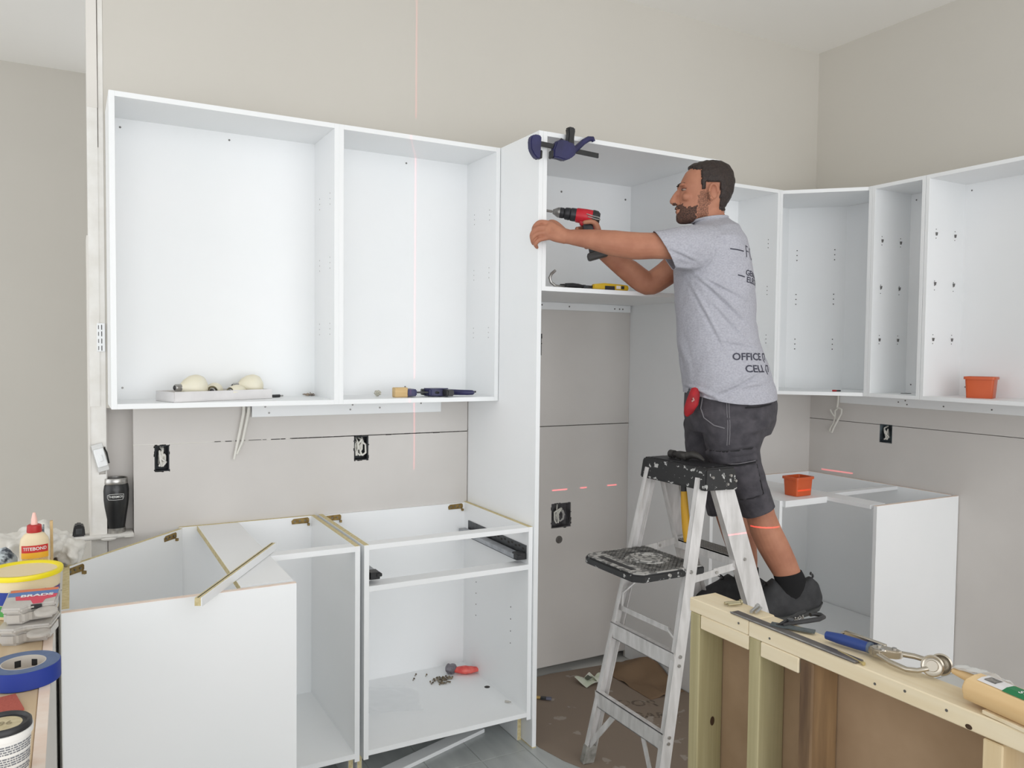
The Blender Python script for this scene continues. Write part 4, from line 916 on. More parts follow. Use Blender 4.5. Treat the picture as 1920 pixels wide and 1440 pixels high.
def edge_line(pts, off, r, m, name):
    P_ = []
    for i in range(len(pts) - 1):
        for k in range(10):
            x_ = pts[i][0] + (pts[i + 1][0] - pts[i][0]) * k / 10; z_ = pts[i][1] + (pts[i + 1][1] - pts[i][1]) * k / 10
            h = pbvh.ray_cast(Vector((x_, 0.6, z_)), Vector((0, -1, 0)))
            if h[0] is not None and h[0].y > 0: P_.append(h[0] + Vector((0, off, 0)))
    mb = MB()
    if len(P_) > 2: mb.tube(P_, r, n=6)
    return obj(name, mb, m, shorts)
CREASE_SHADE = mat('painted_crease_shade', (36, 35, 38), rough=0.95)  # dark tubes painted in as the shade lines along flap and pocket edges
edge_line([(0.1395, 1.2081), (0.0458, 1.2177), (-0.0417, 1.2332)], 0.010, 0.0032, CREASE_SHADE, 'flap_fold_shade'); edge_line([(0.1227, 1.1546), (0.0251, 1.1644), (-0.0527, 1.1778)], 0.008, 0.003, CREASE_SHADE, 'flap_hem_shade'); edge_line([(0.1190, 1.1626), (0.0252, 1.1723), (-0.0505, 1.1857)], 0.0175, 0.0014, STITCH, 'stitching')
edge_line([(-0.0509, 1.1698), (-0.0768, 1.0608), (0.0259, 1.0227)], 0.0075, 0.0022, CREASE_SHADE, 'pocket_edge_shade'); edge_line([(0.0795, 1.1474), (0.0299, 1.0287)], 0.0095, 0.0014, STITCH, 'stitching')
edge_line([(-0.0047, 1.3784), (-0.0579, 1.3812), (-0.1127, 1.3920)], 0.004, 0.0025, CREASE_SHADE, 'flap_hem_shade'); edge_line([(-0.0041, 1.4084), (-0.0571, 1.4132), (-0.1080, 1.4239)], 0.009, 0.0012, STITCH, 'stitching')
stitch([(0.1421, 1.4305), (0.1487, 1.3690), (0.1382, 1.3354), (0.1064, 1.3101), (0.0631, 1.2989)], 0.0022)
stitch([(0.0637, 1.4158), (0.0594, 1.3069), (0.0615, 1.2234)]); stitch([(0.0559, 1.4159), (0.0516, 1.3070), (0.0538, 1.2275)])
# ---------------------------------------------------------------- shoes and socks
def shoe(secs, yc, collar, tongue, heel, socks):
    mb = MB(); loft2 = []
    for (top, bot, hw) in secs: loft2.append((top, bot, hw))
    loft(mb, loft2, n=28, yc=yc, p=2.6)
    b = remeshed(mb, 0.006, 3, 0.5)
    sh_ = obj('shoe', b, SHOE, man)
    mb = MB(); n_ = len(secs)
    loft(mb, [((t_[0] * 0.16 + o_[0] * 0.84, t_[1] * 0.16 + o_[1] * 0.84), (o_[0], o_[1] - 0.004), hw + 0.003) for (t_, o_, hw) in secs], n=28, yc=yc, p=3.5)
    obj('sole', mb, SOLE, sh_, smooth=50)
    mb = MB(); mb.tube([Vector((heel[0], yc, heel[1])) + Vector((-0.004 * math.sin(k / 8 * PI) , 0, 0.016 * (k / 8))) for k in range(9)], 0.004, n=8)
    mb.tube([Vector((heel[0] + 0.004, yc + 0.006 * math.cos(a), heel[1] + 0.012 + 0.010 * math.sin(a))) for a in [PI * k / 8 for k in range(9)]], 0.0028, n=6); obj('heel_loop', mb, BLACKP, sh_, smooth=60)
    mb = MB(); tx, tz = tongue
    for k in range(5):
        x_, z_ = tx + 0.014 * k + 0.004, tz - 0.013 * k - 0.004
        mb.tube([(x_, yc + 0.03, z_ - 0.012), (x_ + 0.002, yc + 0.015, z_ + 0.001), (x_ + 0.002, yc - 0.015, z_ + 0.001), (x_, yc - 0.03, z_ - 0.012)], 0.0024, n=6)
    for s in (1, -1):
        mb.tube([Vector((tx + 0.012, yc + s * 0.004, tz)), Vector((tx + 0.028, yc + s * 0.018, tz + 0.010)), Vector((tx + 0.032, yc + s * 0.028, tz - 0.002)), Vector((tx + 0.016, yc + s * 0.012, tz - 0.006))], 0.0022, n=6)
        mb.tube([Vector((tx + 0.012, yc, tz)), Vector((tx + 0.026, yc + s * 0.01, tz - 0.014)), Vector((tx + 0.03, yc + s * 0.02, tz - 0.03))], 0.0022, n=6)
    obj('laces', mb, BLACKP, sh_, smooth=60)
    mb = MB(); loft(mb, socks, n=24, yc=yc); obj('sock', mb, SOCK, man, smooth=50)
shoe([((-0.3301, 0.6576), (-0.3287, 0.6328), 0.016), ((-0.3128, 0.7067), (-0.3114, 0.6075), 0.032), ((-0.2841, 0.7307), (-0.2777, 0.5900), 0.037), ((-0.2308, 0.7004), (-0.2299, 0.5741), 0.038), ((-0.1828, 0.6908), (-0.1859, 0.5624), 0.039), ((-0.1438, 0.7187), (-0.1538, 0.5552), 0.042), ((-0.1103, 0.6888), (-0.1176, 0.5500), 0.046), ((-0.0790, 0.6465), (-0.0853, 0.5470), 0.048), ((-0.0513, 0.6167), (-0.0569, 0.5482), 0.042), ((-0.0378, 0.5872), (-0.0405, 0.5581), 0.024)], 0.1, None, (-0.1281, 0.7017), (-0.2904, 0.7226),
     [((-0.1456, 0.7291), (-0.2515, 0.7525), 0.040), ((-0.1500, 0.7148), (-0.2620, 0.7343), 0.0395), ((-0.1589, 0.6777), (-0.2791, 0.6934), 0.039), ((-0.1521, 0.6237), (-0.2924, 0.6442), 0.037)])
shoe([((-0.1733, 0.6272), (-0.1722, 0.5830), 0.016), ((-0.1577, 0.6532), (-0.1598, 0.5606), 0.032), ((-0.1271, 0.6745), (-0.1256, 0.5530), 0.037), ((-0.0888, 0.6558), (-0.0912, 0.5498), 0.038), ((-0.0544, 0.6549), (-0.0567, 0.5488), 0.039), ((-0.0195, 0.6761), (-0.0222, 0.5478), 0.042), ((0.0230, 0.6440), (0.0167, 0.5467), 0.046), ((0.0700, 0.6162), (0.0642, 0.5454), 0.048), ((0.1043, 0.5975), (0.1033, 0.5465), 0.042), ((0.1235, 0.5792), (0.1229, 0.5526), 0.024)], -0.1, None, (-0.0111, 0.6626), (-0.1316, 0.6658),
     [((-0.0429, 0.6899), (-0.1393, 0.7056), 0.040), ((-0.0414, 0.6590), (-0.1423, 0.6705), 0.0395), ((-0.0337, 0.6146), (-0.1498, 0.6222), 0.039), ((-0.0215, 0.5833), (-0.1548, 0.5914), 0.036)])
# ================================================================ things in and on the cabinets
def bin_mb(w, d, h, tp, th, rim):
    """open tapered box with a turned out rim, bottom at z = 0"""
    mb = MB(); b = mb.b
    def loop(hw, hd, z, r):
        pts = []
        for cx, cy, a0 in ((hw - r, hd - r, 0), (-hw + r, hd - r, 90), (-hw + r, -hd + r, 180), (hw - r, -hd + r, 270)):
            for k in range(4): a = math.radians(a0 + k * 30); pts.append(b.verts.new((cx + r * math.cos(a), cy + r * math.sin(a), z)))
        return pts
    q = tp
    L_ = [loop(w / 2 * q, d / 2 * q, 0, 0.008), loop(w / 2, d / 2, h - 0.012, 0.010), loop(w / 2 + rim, d / 2 + rim, h - 0.012, 0.012), loop(w / 2 + rim, d / 2 + rim, h, 0.012), loop(w / 2 - th, d / 2 - th, h, 0.008), loop(w / 2 * q - th, d / 2 * q - th, th, 0.006)]
    fs = []
    for A, B in zip(L_, L_[1:]):
        for i in range(16): fs.append(b.faces.new((A[i], A[(i + 1) % 16], B[(i + 1) % 16], B[i])))
    fs += [b.faces.new(L_[0]), b.faces.new(L_[-1])]; bmesh.ops.recalc_face_normals(b, faces=fs)
    return mb
solo('storage_bin', bin_mb(0.112, 0.118, 0.098, 0.90, 0.003, 0.006), ORANGE, 'orange plastic bin inside the far right wall cabinet', 'bin', loc=(2.105, -1.10, 1.3855), rot=math.radians(22), group='orange plastic bins', smooth=40, world=False)
solo('storage_bin', bin_mb(0.118, 0.085, 0.092, 0.90, 0.003, 0.006), ORANGE, 'orange plastic bin on top of the right corner base cabinet', 'bin', loc=(1.535, -0.552, 0.8882), rot=math.radians(2), group='orange plastic bins', smooth=40, world=False)
# tray of bulbs
CARD = mat('white_cardboard', (226, 224, 224), rough=0.8, c2=(216, 214, 214), scale=12)
A20 = math.radians(20.5)
t = thing('cardboard_tray', 'shallow white cardboard tray of light bulbs in the left wall cabinet', 'tray', (-1.275, -0.281, ZU + T + 0.0002), A20)
mb = MB(); mb.box(0, 0.39, 0, 0.135, 0, 0.0015); obj('tray_floor', mb, CARD, t)
for b_ in ((0.002, 0.39, 0, 0.0015, 0.0, 0.037), (0, 0.39, 0.1335, 0.135, 0, 0.037), (0, 0.0015, 0.002, 0.135, 0, 0.036), (0.3885, 0.39, 0.002, 0.135, 0, 0.036)):
    mb = MB(); mb.box(*b_); obj('tray_wall', mb, CARD, t)
BULB = mat('frosted_cream_glass', (226, 217, 188), rough=0.35, c2=(232, 228, 210), scale=8, spec=0.5)
def bulb(label, p, ang, R=0.046, L=0.125, tilt=0.0, base=STEEL):
    t = thing('light_bulb', label, 'light bulb', p, (0, 0, ang), 'bulbs in the cardboard tray')
    M = Matrix.Rotation(PI / 2 + tilt, 4, 'Y')
    mb = MB(); mb.lathe([(0.0001, L), (R * 0.55, L - 0.003), (R * 0.86, L - 0.014), (R * 0.99, L - 0.030), (R, L - 0.040), (R * 0.92, L - 0.058), (R * 0.66, L - 0.078), (0.0175, 0.030), (0.0145, 0.024)], n=32, M=M); obj('glass', mb, BULB, t, smooth=50)
    mb = MB(); pr = [(0.0145, 0.027)]
    for k in range(5): pr += [(0.0136, 0.023 - k * 0.004), (0.0128, 0.021 - k * 0.004)]
    pr += [(0.010, 0.002)]; mb.lathe(pr, n=24, M=M); obj('screw_base', mb, base, t, smooth=50)
    mb = MB(); mb.lathe([(0.0095, 0.0025), (0.006, -0.001), (0.0001, -0.001)], n=16, M=M); obj('contact', mb, BLACKP, t, smooth=50)
zt_ = ZU + T + 0.002
bulb('big reflector bulb at the left end of the tray, screw base showing', (-1.268, -0.215, zt_ + 0.047), math.radians(24), R=0.046, L=0.122)
bulb('reflector bulb at the right end of the tray', (-1.055, -0.122, zt_ + 0.0455), math.radians(12), R=0.045, L=0.118)
bulb('small round bulb lying between the two reflector bulbs, the left one', (-1.135, -0.178, zt_ + 0.031), math.radians(70), R=0.030, L=0.085)
bulb('small round bulb lying between the two reflector bulbs, the right one', (-1.075, -0.19, zt_ + 0.028), math.radians(40), R=0.026, L=0.080)
mb = MB(); mb.cyl((-0.895, -0.088, ZU + T + 0.0062), (-0.866, -0.076, ZU + T + 0.0062), 0.006, n=12); o = solo('driver_bit', mb, BLACKP, 'tiny dark driver bit beside the cardboard tray', 'driver bit', loc=(-0.88, -0.08, ZU + T), smooth=40)
mb = MB(); mb.cyl((-0.866, -0.076, ZU + T + 0.0062), (-0.852, -0.070, ZU + T + 0.0062), 0.0035, n=8); obj('steel_tip', mb, STEEL, o, world=True)
mb = MB()
for k in range(16):
    a = random.uniform(0, 2 * PI); r = random.uniform(0, 0.022); p = Vector((-0.742 + r * math.cos(a), -0.04 + r * 0.6 * math.sin(a), ZU + T + 0.003 + random.uniform(0, 0.008))); d = Vector((random.uniform(-1, 1), random.uniform(-1, 1), random.uniform(-0.2, 0.3))).normalized() * 0.008
    mb.cyl(p - d, p + d, 0.0028, 0.0018, n=8)
solo('shelf_pins', mb, mat('tan_and_grey_pins', (176, 160, 142), rough=0.5, c2=(110, 104, 98), scale=90), 'small heap of shelf pins in the left wall cabinet', 'hardware', loc=(-0.742, -0.04, ZU + T), kind='stuff')
mb = MB(); vs = mb.ell((-0.48, -0.135, ZU + T + 0.011), (0.014, 0.012, 0.0115), n=16)
for v in vs: v.co += (v.co - Vector((-0.48, -0.135, ZU + T + 0.011))) * 0.5 * noise.noise(v.co * 160)
zmin = min(v.co.z for v in vs)
for v in vs: v.co.z += ZU + T + 0.0003 - zmin
solo('crumpled_wrapper', mb, mat('crumpled_pale_foil', (214, 210, 196), rough=0.5, c2=(150, 148, 136), scale=120), 'crumpled pale wrapper on the cabinet floor left of the tan block', 'wrapper', loc=(-0.48, -0.135, ZU + T))
TANW = wood('tan_block_wood', (214, 186, 138), (196, 164, 112), scale=12, stretch=(0.08, 1, 1))
mb = MB(); mb.box(-0.440, -0.384, -0.232, -0.195, ZU + T + 0.0002, ZU + T + 0.040, bev=0.003); solo('wood_block', mb, TANW, 'small tan wood block against the jaw of the bar clamp', 'wood block', loc=(-0.41, -0.21, ZU + T))
# bar clamps
def clamp(label, loc, rot, bar0, bar1, jaw, body, pose='upright'):
    t = thing('bar_clamp', label, 'clamp', loc, rot, 'navy blue bar clamps')
    mb = MB(); mb.box(bar0, bar1, -0.0035, 0.0035, -0.0095, 0.0095, bev=0.0008); obj('bar', mb, BLACKP, t)
    def jawp(x, s, w=0.034):
        pts = [(0, 0.026), (-s * 0.020, 0.030), (-s * 0.042, 0.022), (-s * 0.048, 0.004), (-s * 0.044, -0.030), (-s * 0.030, -0.050), (-s * 0.014, -0.062), (0.0, -0.060), (0.0, -0.030)]
        mb = MB(); mb.prism([(x + a, b_) for a, b_ in pts], -0.014, 0.014, axis='y'); bmesh.ops.bevel(mb.b, geom=mb.b.edges[:], offset=0.004, segments=2, affect='EDGES'); return mb
    j = obj('fixed_jaw', jawp(jaw, 1), NAVY, t, smooth=35)
    mb = MB(); mb.box(jaw - 0.001, jaw + 0.008, -0.013, 0.013, -0.058, -0.026, bev=0.003); obj('jaw_pad', mb, BLACKP, j)
    x = body
    mb = MB(); mb.prism([(x, -0.014), (x + 0.012, 0.020), (x + 0.035, 0.030), (x + 0.085, 0.028), (x + 0.100, 0.012), (x + 0.104, -0.014), (x + 0.080, -0.036), (x + 0.055, -0.048), (x + 0.02, -0.044), (x, -0.046)], -0.016, 0.016, axis='y')
    bmesh.ops.bevel(mb.b, geom=mb.b.edges[:], offset=0.005, segments=2, affect='EDGES'); bd = obj('sliding_body', mb, NAVY, t, smooth=35)
    mb = MB(); mb.box(x - 0.008, x + 0.002, -0.013, 0.013, -0.048, -0.018, bev=0.003); obj('jaw_pad', mb, BLACKP, bd)
    mb = MB(); mb.prism([(x + 0.062, 0.020), (x + 0.066, 0.055), (x + 0.062, 0.080), (x + 0.066, 0.086), (x + 0.092, 0.086), (x + 0.096, 0.078), (x + 0.092, 0.050), (x + 0.094, 0.018)], -0.013, 0.013, axis='y')
    bmesh.ops.bevel(mb.b, geom=mb.b.edges[:], offset=0.004, segments=2, affect='EDGES'); obj('pistol_grip', mb, BLACKP, t, smooth=35)
    mb = MB(); mb.tube([(x + 0.085, 0, -0.010), (x + 0.112, 0, 0.012), (x + 0.140, 0, 0.040), (x + 0.165, 0, 0.058), (x + 0.184, 0, 0.062), (x + 0.190, 0, 0.052)], [0.013, 0.012, 0.0115, 0.011, 0.010, 0.008], n=10); obj('trigger', mb, NAVY, t, smooth=50)
    mb = MB(); mb.tube([(x + 0.034, 0, 0.026), (x + 0.040, 0, 0.034), (x + 0.044, 0, 0.030)], 0.005, n=8); obj('release_lever', mb, BLACKP, t, smooth=50)
    return t
clamp('navy bar clamp gripping the top of the tall panel', (0.0, -0.632, 2.372), (0, 0.045, 0.0), -0.04, 0.262, -0.010, 0.046)
t = clamp('navy bar clamp lying in the wall cabinet left of the tall panel', (-0.345, -0.212, ZU + T + 0.0185), (math.radians(90), 0, math.radians(-4)), -0.035, 0.268, -0.0, 0.046)
# tools on the floor of the over-fridge cabinet
zf = 1.8335
mb = MB(); P_ = [(0.175, -0.545, zf + 0.006), (0.150, -0.55, zf + 0.006), (0.118, -0.55, zf + 0.009), (0.098, -0.55, zf + 0.022), (0.092, -0.55, zf + 0.040), (0.100, -0.55, zf + 0.056), (0.118, -0.55, zf + 0.070)]
mb.tube(P_, [0.006] * 6 + [0.0055], n=10); solo('bent_pipe', mb, STEEL, 'hooked chrome pipe end lying at left over the fridge gap', 'pipe', loc=(0.13, -0.55, zf), smooth=60)
t = thing('pliers', 'black handled pliers lying on the floor of the over-fridge cabinet', 'pliers', (0.22, -0.55, zf), math.radians(-4))
for s in (1, -1):
    mb = MB(); mb.tube([(-0.062, s * 0.022, 0.012), (-0.03, s * 0.020, 0.014), (0.0, s * 0.012, 0.014), (0.03, s * 0.004, 0.012)], [0.0085, 0.009, 0.008, 0.006], n=10); obj('handle', mb, BLACKP, t, smooth=50)
    mb = MB(); mb.prism([(0.025, s * 0.001), (0.03, s * 0.012), (0.05, s * 0.011), (0.085, s * 0.003), (0.085, s * 0.0005)], 0.006, 0.017); obj('jaw', mb, DARKSTEEL, t)
mb = MB(); mb.cyl((0.034, 0, 0.004), (0.034, 0, 0.019), 0.009, n=16); obj('pivot', mb, DARKSTEEL, t)
YEL = mat('yellow_plastic', (214, 178, 36), rough=0.4, c2=(200, 164, 30), scale=10)
t = thing('utility_knife', 'yellow and black utility knife in the over-fridge cabinet, right of the pliers', 'knife', (0.375, -0.565, zf), math.radians(-5))
mb = MB(); mb.prism([(-0.085, 0.004), (-0.08, 0.024), (-0.03, 0.030), (0.05, 0.027), (0.085, 0.024), (0.088, 0.008), (0.08, 0.0005), (-0.02, 0.0005)], -0.011, 0.011, axis='y'); bmesh.ops.bevel(mb.b, geom=mb.b.edges[:], offset=0.003, segments=2, affect='EDGES'); obj('knife_body', mb, YEL, t, smooth=40)
mb = MB(); mb.box(-0.03, 0.02, -0.0118, 0.0118, 0.002, 0.020, bev=0.002); obj('rubber_grip', mb, BLACKP, t)
mb = MB(); mb.box(0.048, 0.066, -0.0118, 0.0118, 0.006, 0.022, bev=0.002); obj('rubber_grip', mb, BLACKP, t)
mb = MB(); mb.box(0.026, 0.046, -0.0116, -0.0108, 0.008, 0.021); obj('paper_sticker', mb, CARD, t)
# drawer base contents
zb = 0.1452
mb = MB()
def bagf(u, v):
    a = 2 * PI * v; rr = 0.030 * math.sin(PI * min(max(u, 0.04), 0.97)) ** 0.6 * (1 - 0.25 * u)
    return Vector((-0.125 + 0.115 * u + rr * 0.3 * math.cos(a), -0.115 - 0.05 * u + rr * math.cos(a) * 0.9, zb + 0.0175 + (0.0165) * math.sin(a) * math.sin(PI * min(max(u, 0.05), 0.95)) ** 0.5 + 0.003 * noise.noise((u * 9, v * 9, 0))))
mb.grid(bagf, 20, 20); bmesh.ops.remove_doubles(mb.b, verts=mb.b.verts[:], dist=0.0004)
t = solo('screw_packet', mb, mat('translucent_red_plastic', (214, 70, 66), rough=0.3, c2=(232, 110, 100), scale=40, bump=0.5, bscale=70), 'red plastic packet lying on the drawer base floor', 'packet', loc=(-0.09, -0.13, zb), smooth=60)
mb = MB(); vs = mb.ell((-0.128, -0.112, zb + 0.024), (0.026, 0.024, 0.0225), n=18)
for v in vs: v.co += Vector((0.008, 0.008, 0.006)) * noise.noise(v.co * 70)
for v in vs: v.co.z = max(v.co.z, zb + 0.0006)
obj('torn_end', mb, mat('grey_torn_packet', (128, 124, 130), rough=0.5, c2=(90, 84, 92), scale=60), t, world=True, smooth=60)
obj('white_print', text_mb('nn', 0.022, lambda x, y: Vector((-0.078 + x, -0.132 + y * 0.6, zb + 0.0375))), WHITEINK, t, world=True)
mb = MB()
for k in range(46):
    a = random.uniform(0, 2 * PI); r = 0.05 * math.sqrt(random.random()); p = Vector((-0.195 + r * 1.1 * math.cos(a), -0.165 + r * 0.7 * math.sin(a), zb + 0.003 + 0.010 * max(0, 1 - r / 0.05) * random.random())); an = random.uniform(0, 2 * PI)
    d = Vector((math.cos(an), math.sin(an), random.uniform(-0.1, 0.2))) * 0.009
    mb.cyl(p - d, p + d, 0.0013, 0.0018, n=6); mb.cyl(p + d, p + d * 1.12, 0.0038, n=8)
for p in ((-0.30, -0.10), (-0.275, -0.06), (-0.235, -0.085)):
    p = Vector((*p, zb + 0.003)); d = Vector((0.006, 0.008, 0)); mb.cyl(p - d, p + d, 0.0016, n=6); mb.cyl(p + d, p + d * 1.2, 0.0038, n=8)
solo('spilled_screws', mb, mat('mixed_brass_screws', (150, 136, 112), rough=0.4, metal=0.5, c2=(96, 88, 78), scale=120), 'loose heap of small screws spilled in the drawer base', 'screws', loc=(-0.195, -0.165, zb), kind='stuff')
mb = MB()
def sheetf(u, v):
    x = -0.655 + 0.30 * u + 0.02 * math.sin(v * 5); y = -0.12 - 0.25 * v + 0.03 * math.sin(u * 4)
    return Vector((x, y, zb + 0.0035 + 0.010 * abs(noise.noise((u * 5, v * 4, 2.0))) + 0.018 * max(0, 1 - abs(u - 0.12 - 0.25 * v) * 9) * v))
mb.grid(sheetf, 26, 22); o = solo('plastic_sheet', mb, mat('clear_film', (244, 246, 248), rough=0.12, spec=0.6, alpha=0.28), 'crinkled clear plastic sheet on the drawer base floor', 'plastic sheet', loc=(-0.5, -0.25, zb), smooth=60)
mb = MB(); mb.cyl((-0.052, -0.478, zb + 0.005), (-0.040, -0.490, zb + 0.005), 0.0045, 0.004, n=10); mb.cyl((-0.040, -0.490, zb + 0.005), (-0.034, -0.496, zb + 0.005), 0.0025, n=8); solo('plastic_anchor', mb, mat('pale_grey_nylon', (176, 172, 166), rough=0.5), 'pale plastic anchor near the front of the drawer base', 'hardware', loc=(-0.045, -0.485, zb), smooth=50)
# tiny things in the right hand wall cabinets
mb = MB(); mb.cyl((1.912, -0.44, ZU + T + 0.0045), (1.948, -0.452, ZU + T + 0.0045), 0.004, n=10); o = solo('marker', mb, BLACKP, 'tiny black and red marker on the floor of the angled corner cabinet', 'marker', loc=(1.93, -0.445, ZU + T), smooth=50)
mb = MB(); mb.cyl((1.905, -0.4377, ZU + T + 0.0045), (1.925, -0.4443, ZU + T + 0.0045), 0.0046, n=10); obj('red_cap', mb, mat('red_plastic', (176, 34, 36), rough=0.4), o, world=True, smooth=50)
mb = MB(); mb.prism([(2.09, -0.70), (2.12, -0.715), (2.125, -0.735), (2.10, -0.725)], ZU + T + 0.0003, ZU + T + 0.003); solo('hinge_plate', mb, SCREW, 'small grey plate on the floor of the narrow wall cabinet', 'hardware', loc=(2.105, -0.72, ZU + T))
# ---------------------------------------------------------------- wall openings
WIRE = mat('white_cable', (222, 220, 212), rough=0.5)
BOXB = mat('dark_blue_grey_box', (48, 54, 58), rough=0.6, c2=(34, 36, 38), scale=30)
def outlet(label, c, w, h, M, wires=3, spray=True, boxm=BOXB, seed=1):
    """open electrical box in the wall; local x across, y into the wall, z up"""
    rnd = random.Random(seed)
    t = thing('electrical_box', label, 'electrical box', c, M)
    mb = MB(); e = 0.0012; d = 0.042
    mb.box(-w / 2 + e, w / 2 - e, d - 0.002, d, -h / 2 + e, h / 2 - e)
    for b_ in ((-w / 2 + 0.0004, -w / 2 + 0.003, 0.0015, d, -h / 2 + e, h / 2 - e), (w / 2 - 0.003, w / 2 - 0.0004, 0.0015, d, -h / 2 + e, h / 2 - e), (-w / 2 + e, w / 2 - e, 0.0015, d, -h / 2 + 0.0004, -h / 2 + 0.003), (-w / 2 + e, w / 2 - e, 0.0015, d, h / 2 - 0.003, h / 2 - 0.0004)): mb.box(*b_)
    obj('box_shell', mb, boxm, t)
    for k in range(wires):
        x = rnd.uniform(-w * 0.28, w * 0.22); P_ = [(x, 0.034, h * 0.40 * (1 if k % 2 else -0.6))]
        for j in range(3): P_.append((x + rnd.uniform(-w * 0.18, w * 0.2), rnd.uniform(0.004, 0.02), h * (0.25 - 0.22 * j) + rnd.uniform(-0.1, 0.1) * h))
        P_.append((x + rnd.uniform(-0.008, 0.008), 0.012, -h * 0.33))
        P2 = []
        for i in range(len(P_) - 1):
            for q in range(3): P2.append(Vector(P_[i]).lerp(Vector(P_[i + 1]), q / 3))
        P2.append(Vector(P_[-1])); mb = MB(); mb.tube(P2, 0.0042, n=8); obj('wire', mb, WIRE, t, smooth=60)
    if spray:
        mb = MB()
        for k in range(14):
            side = rnd.choice('lrbt'); q = rnd.uniform(-0.5, 0.5); s_ = rnd.uniform(0.002, 0.004)
            x, z = {'l': (-w / 2 - s_ / 2, q * h), 'r': (w / 2 + s_ / 2, q * h), 'b': (q * w, -h / 2 - s_ / 2), 't': (q * w, h / 2 + s_ / 2)}[side]
            L1 = rnd.uniform(0.004, 0.016)
            if side in 'lr': mb.box(x - s_ / 2, x + s_ / 2, -0.0006, 0.001, z - L1 / 2, z + L1 / 2)
            else: mb.box(x - L1 / 2, x + L1 / 2, -0.0006, 0.001, z - s_ / 2, z + s_ / 2)
        obj('cut_edge_scuff', mb, mat('black_scuff', (40, 38, 36), rough=0.9), t, kind='stuff')
    return t
outlet('open electrical box with white wires, left on the wall above the corner cabinet', (-1.290, 0, 1.156), 0.050, 0.098, (0, 0, 0), seed=3, wires=5)
outlet('open electrical box with white wires, over the drawer base', (-0.505, 0, 1.157), 0.062, 0.102, (0, 0, 0), seed=5, wires=6)
outlet('square electrical box with coiled cable low in the fridge gap', (0.5115, 0, 0.7755), 0.111, 0.119, (0, 0, 0), wires=3, boxm=mat('grey_box_metal', (112, 110, 112), rough=0.5, c2=(60, 58, 60), scale=25), seed=8)
t = outlet('open electrical box half hidden by the tall panel, high in the fridge gap', (0.359, 0, 1.61), 0.056, 0.098, (0, 0, 0), wires=2, seed=2)
outlet('open electrical box with bare wires on the right wall under the cabinets', (2.25, -0.5065, 1.156), 0.075, 0.098, (0, 0, -PI / 2), wires=3, spray=False, boxm=mat('blue_grey_box', (104, 116, 122), rough=0.6, c2=(48, 54, 58), scale=20), seed=11)
mb = MB()
P_ = [Vector((0.512 + (0.026 - 0.004 * k / 14) * math.cos(k * 0.8), 0.012 + 0.0016 * (k % 7), 0.772 + (0.033 - 0.005 * k / 14) * math.sin(k * 0.8))) for k in range(22)]
mb.tube(P_, 0.0042, n=8); solo('cable_coil', mb, mat('grey_cable', (172, 170, 168), rough=0.5), 'coiled grey cable end stuffed in the square box of the fridge gap', 'cable', loc=(0.512, 0.02, 0.775), smooth=60)
mb = MB(); mb.cyl((0.501, -0.0008, 0.656), (0.501, 0.0004, 0.656), 0.019, n=24); o = solo('capped_pipe_hole', mb, mat('grey_rough_hole', (116, 112, 108), rough=0.9, c2=(86, 82, 78), scale=60), 'small round grey patched hole in the fridge gap below the square box', 'hole', loc=(0.501, 0, 0.656))
mb = MB(); mb.cyl((0.501, -0.0016, 0.656), (0.501, -0.0006, 0.656), 0.010, n=18); obj('inner_ring', mb, mat('darker_ring', (92, 88, 86), rough=0.9), o, world=True)
# cable dangling under the left strip
t = thing('dangling_cable', 'white cables dangling from the wall under the left wall cabinets', 'cable', (-0.99, -0.01, 1.33))
for dx, L_ in ((0, 0.19), (0.018, 0.17)):
    mb = MB(); mb.tube([(0.0 + dx, -0.004, 0.03), (-0.004 + dx, -0.010, -0.01), (-0.014 + dx, -0.012, -0.06), (-0.026 + dx, -0.010, -0.12), (-0.04 + dx * 0.6, -0.008, -L_)], [0.0065, 0.0065, 0.006, 0.0055, 0.0045], n=8); obj('cable_strand', mb, WIRE, t, smooth=60)
mb = MB(); mb.box(0.008, 0.024, -0.012, 0.006, -0.01, 0.034, bev=0.002); obj('cable_clamp', mb, mat('grey_clamp', (168, 166, 162), rough=0.5), t)
# coil hanging at the right
t = thing('hanging_cable', 'white cable tied in a loop, hanging at the inner corner under the right cabinets', 'cable', (2.215, -0.205, 1.33))
P_ = [(0, -0.02, 0.03), (0, -0.018, -0.02), (0, -0.014, -0.05)]
mb = MB(); mb.tube(P_, 0.006, n=8); obj('cable_strand', mb, WIRE, t, smooth=60)
loop = [(0.0, 0.0, -0.07), (0.0, -0.022, -0.052), (0.0, -0.044, -0.060), (0.0, -0.042, -0.085), (0.0, -0.018, -0.125), (0.0, 0.004, -0.165), (0.0, 0.018, -0.195), (0.0, 0.033, -0.190), (0.004, 0.030, -0.170), (0.006, 0.014, -0.145), (0.006, 0.004, -0.11)]
L2 = []
for i in range(len(loop)):
    a, b_ = Vector(loop[i]), Vector(loop[(i + 1) % len(loop)])
    for q in range(3): L2.append(a.lerp(b_, q / 3))
mb = MB(); mb.tube(L2, 0.0052, n=8, closed=True); obj('cable_loop', mb, WIRE, t, smooth=60)
mb = MB(); mb.tube([(-0.004, 0.030, -0.065), (-0.004, 0.018, -0.085), (-0.003, -0.004, -0.108)], 0.0045, n=8); obj('cable_end', mb, WIRE, t, smooth=60)
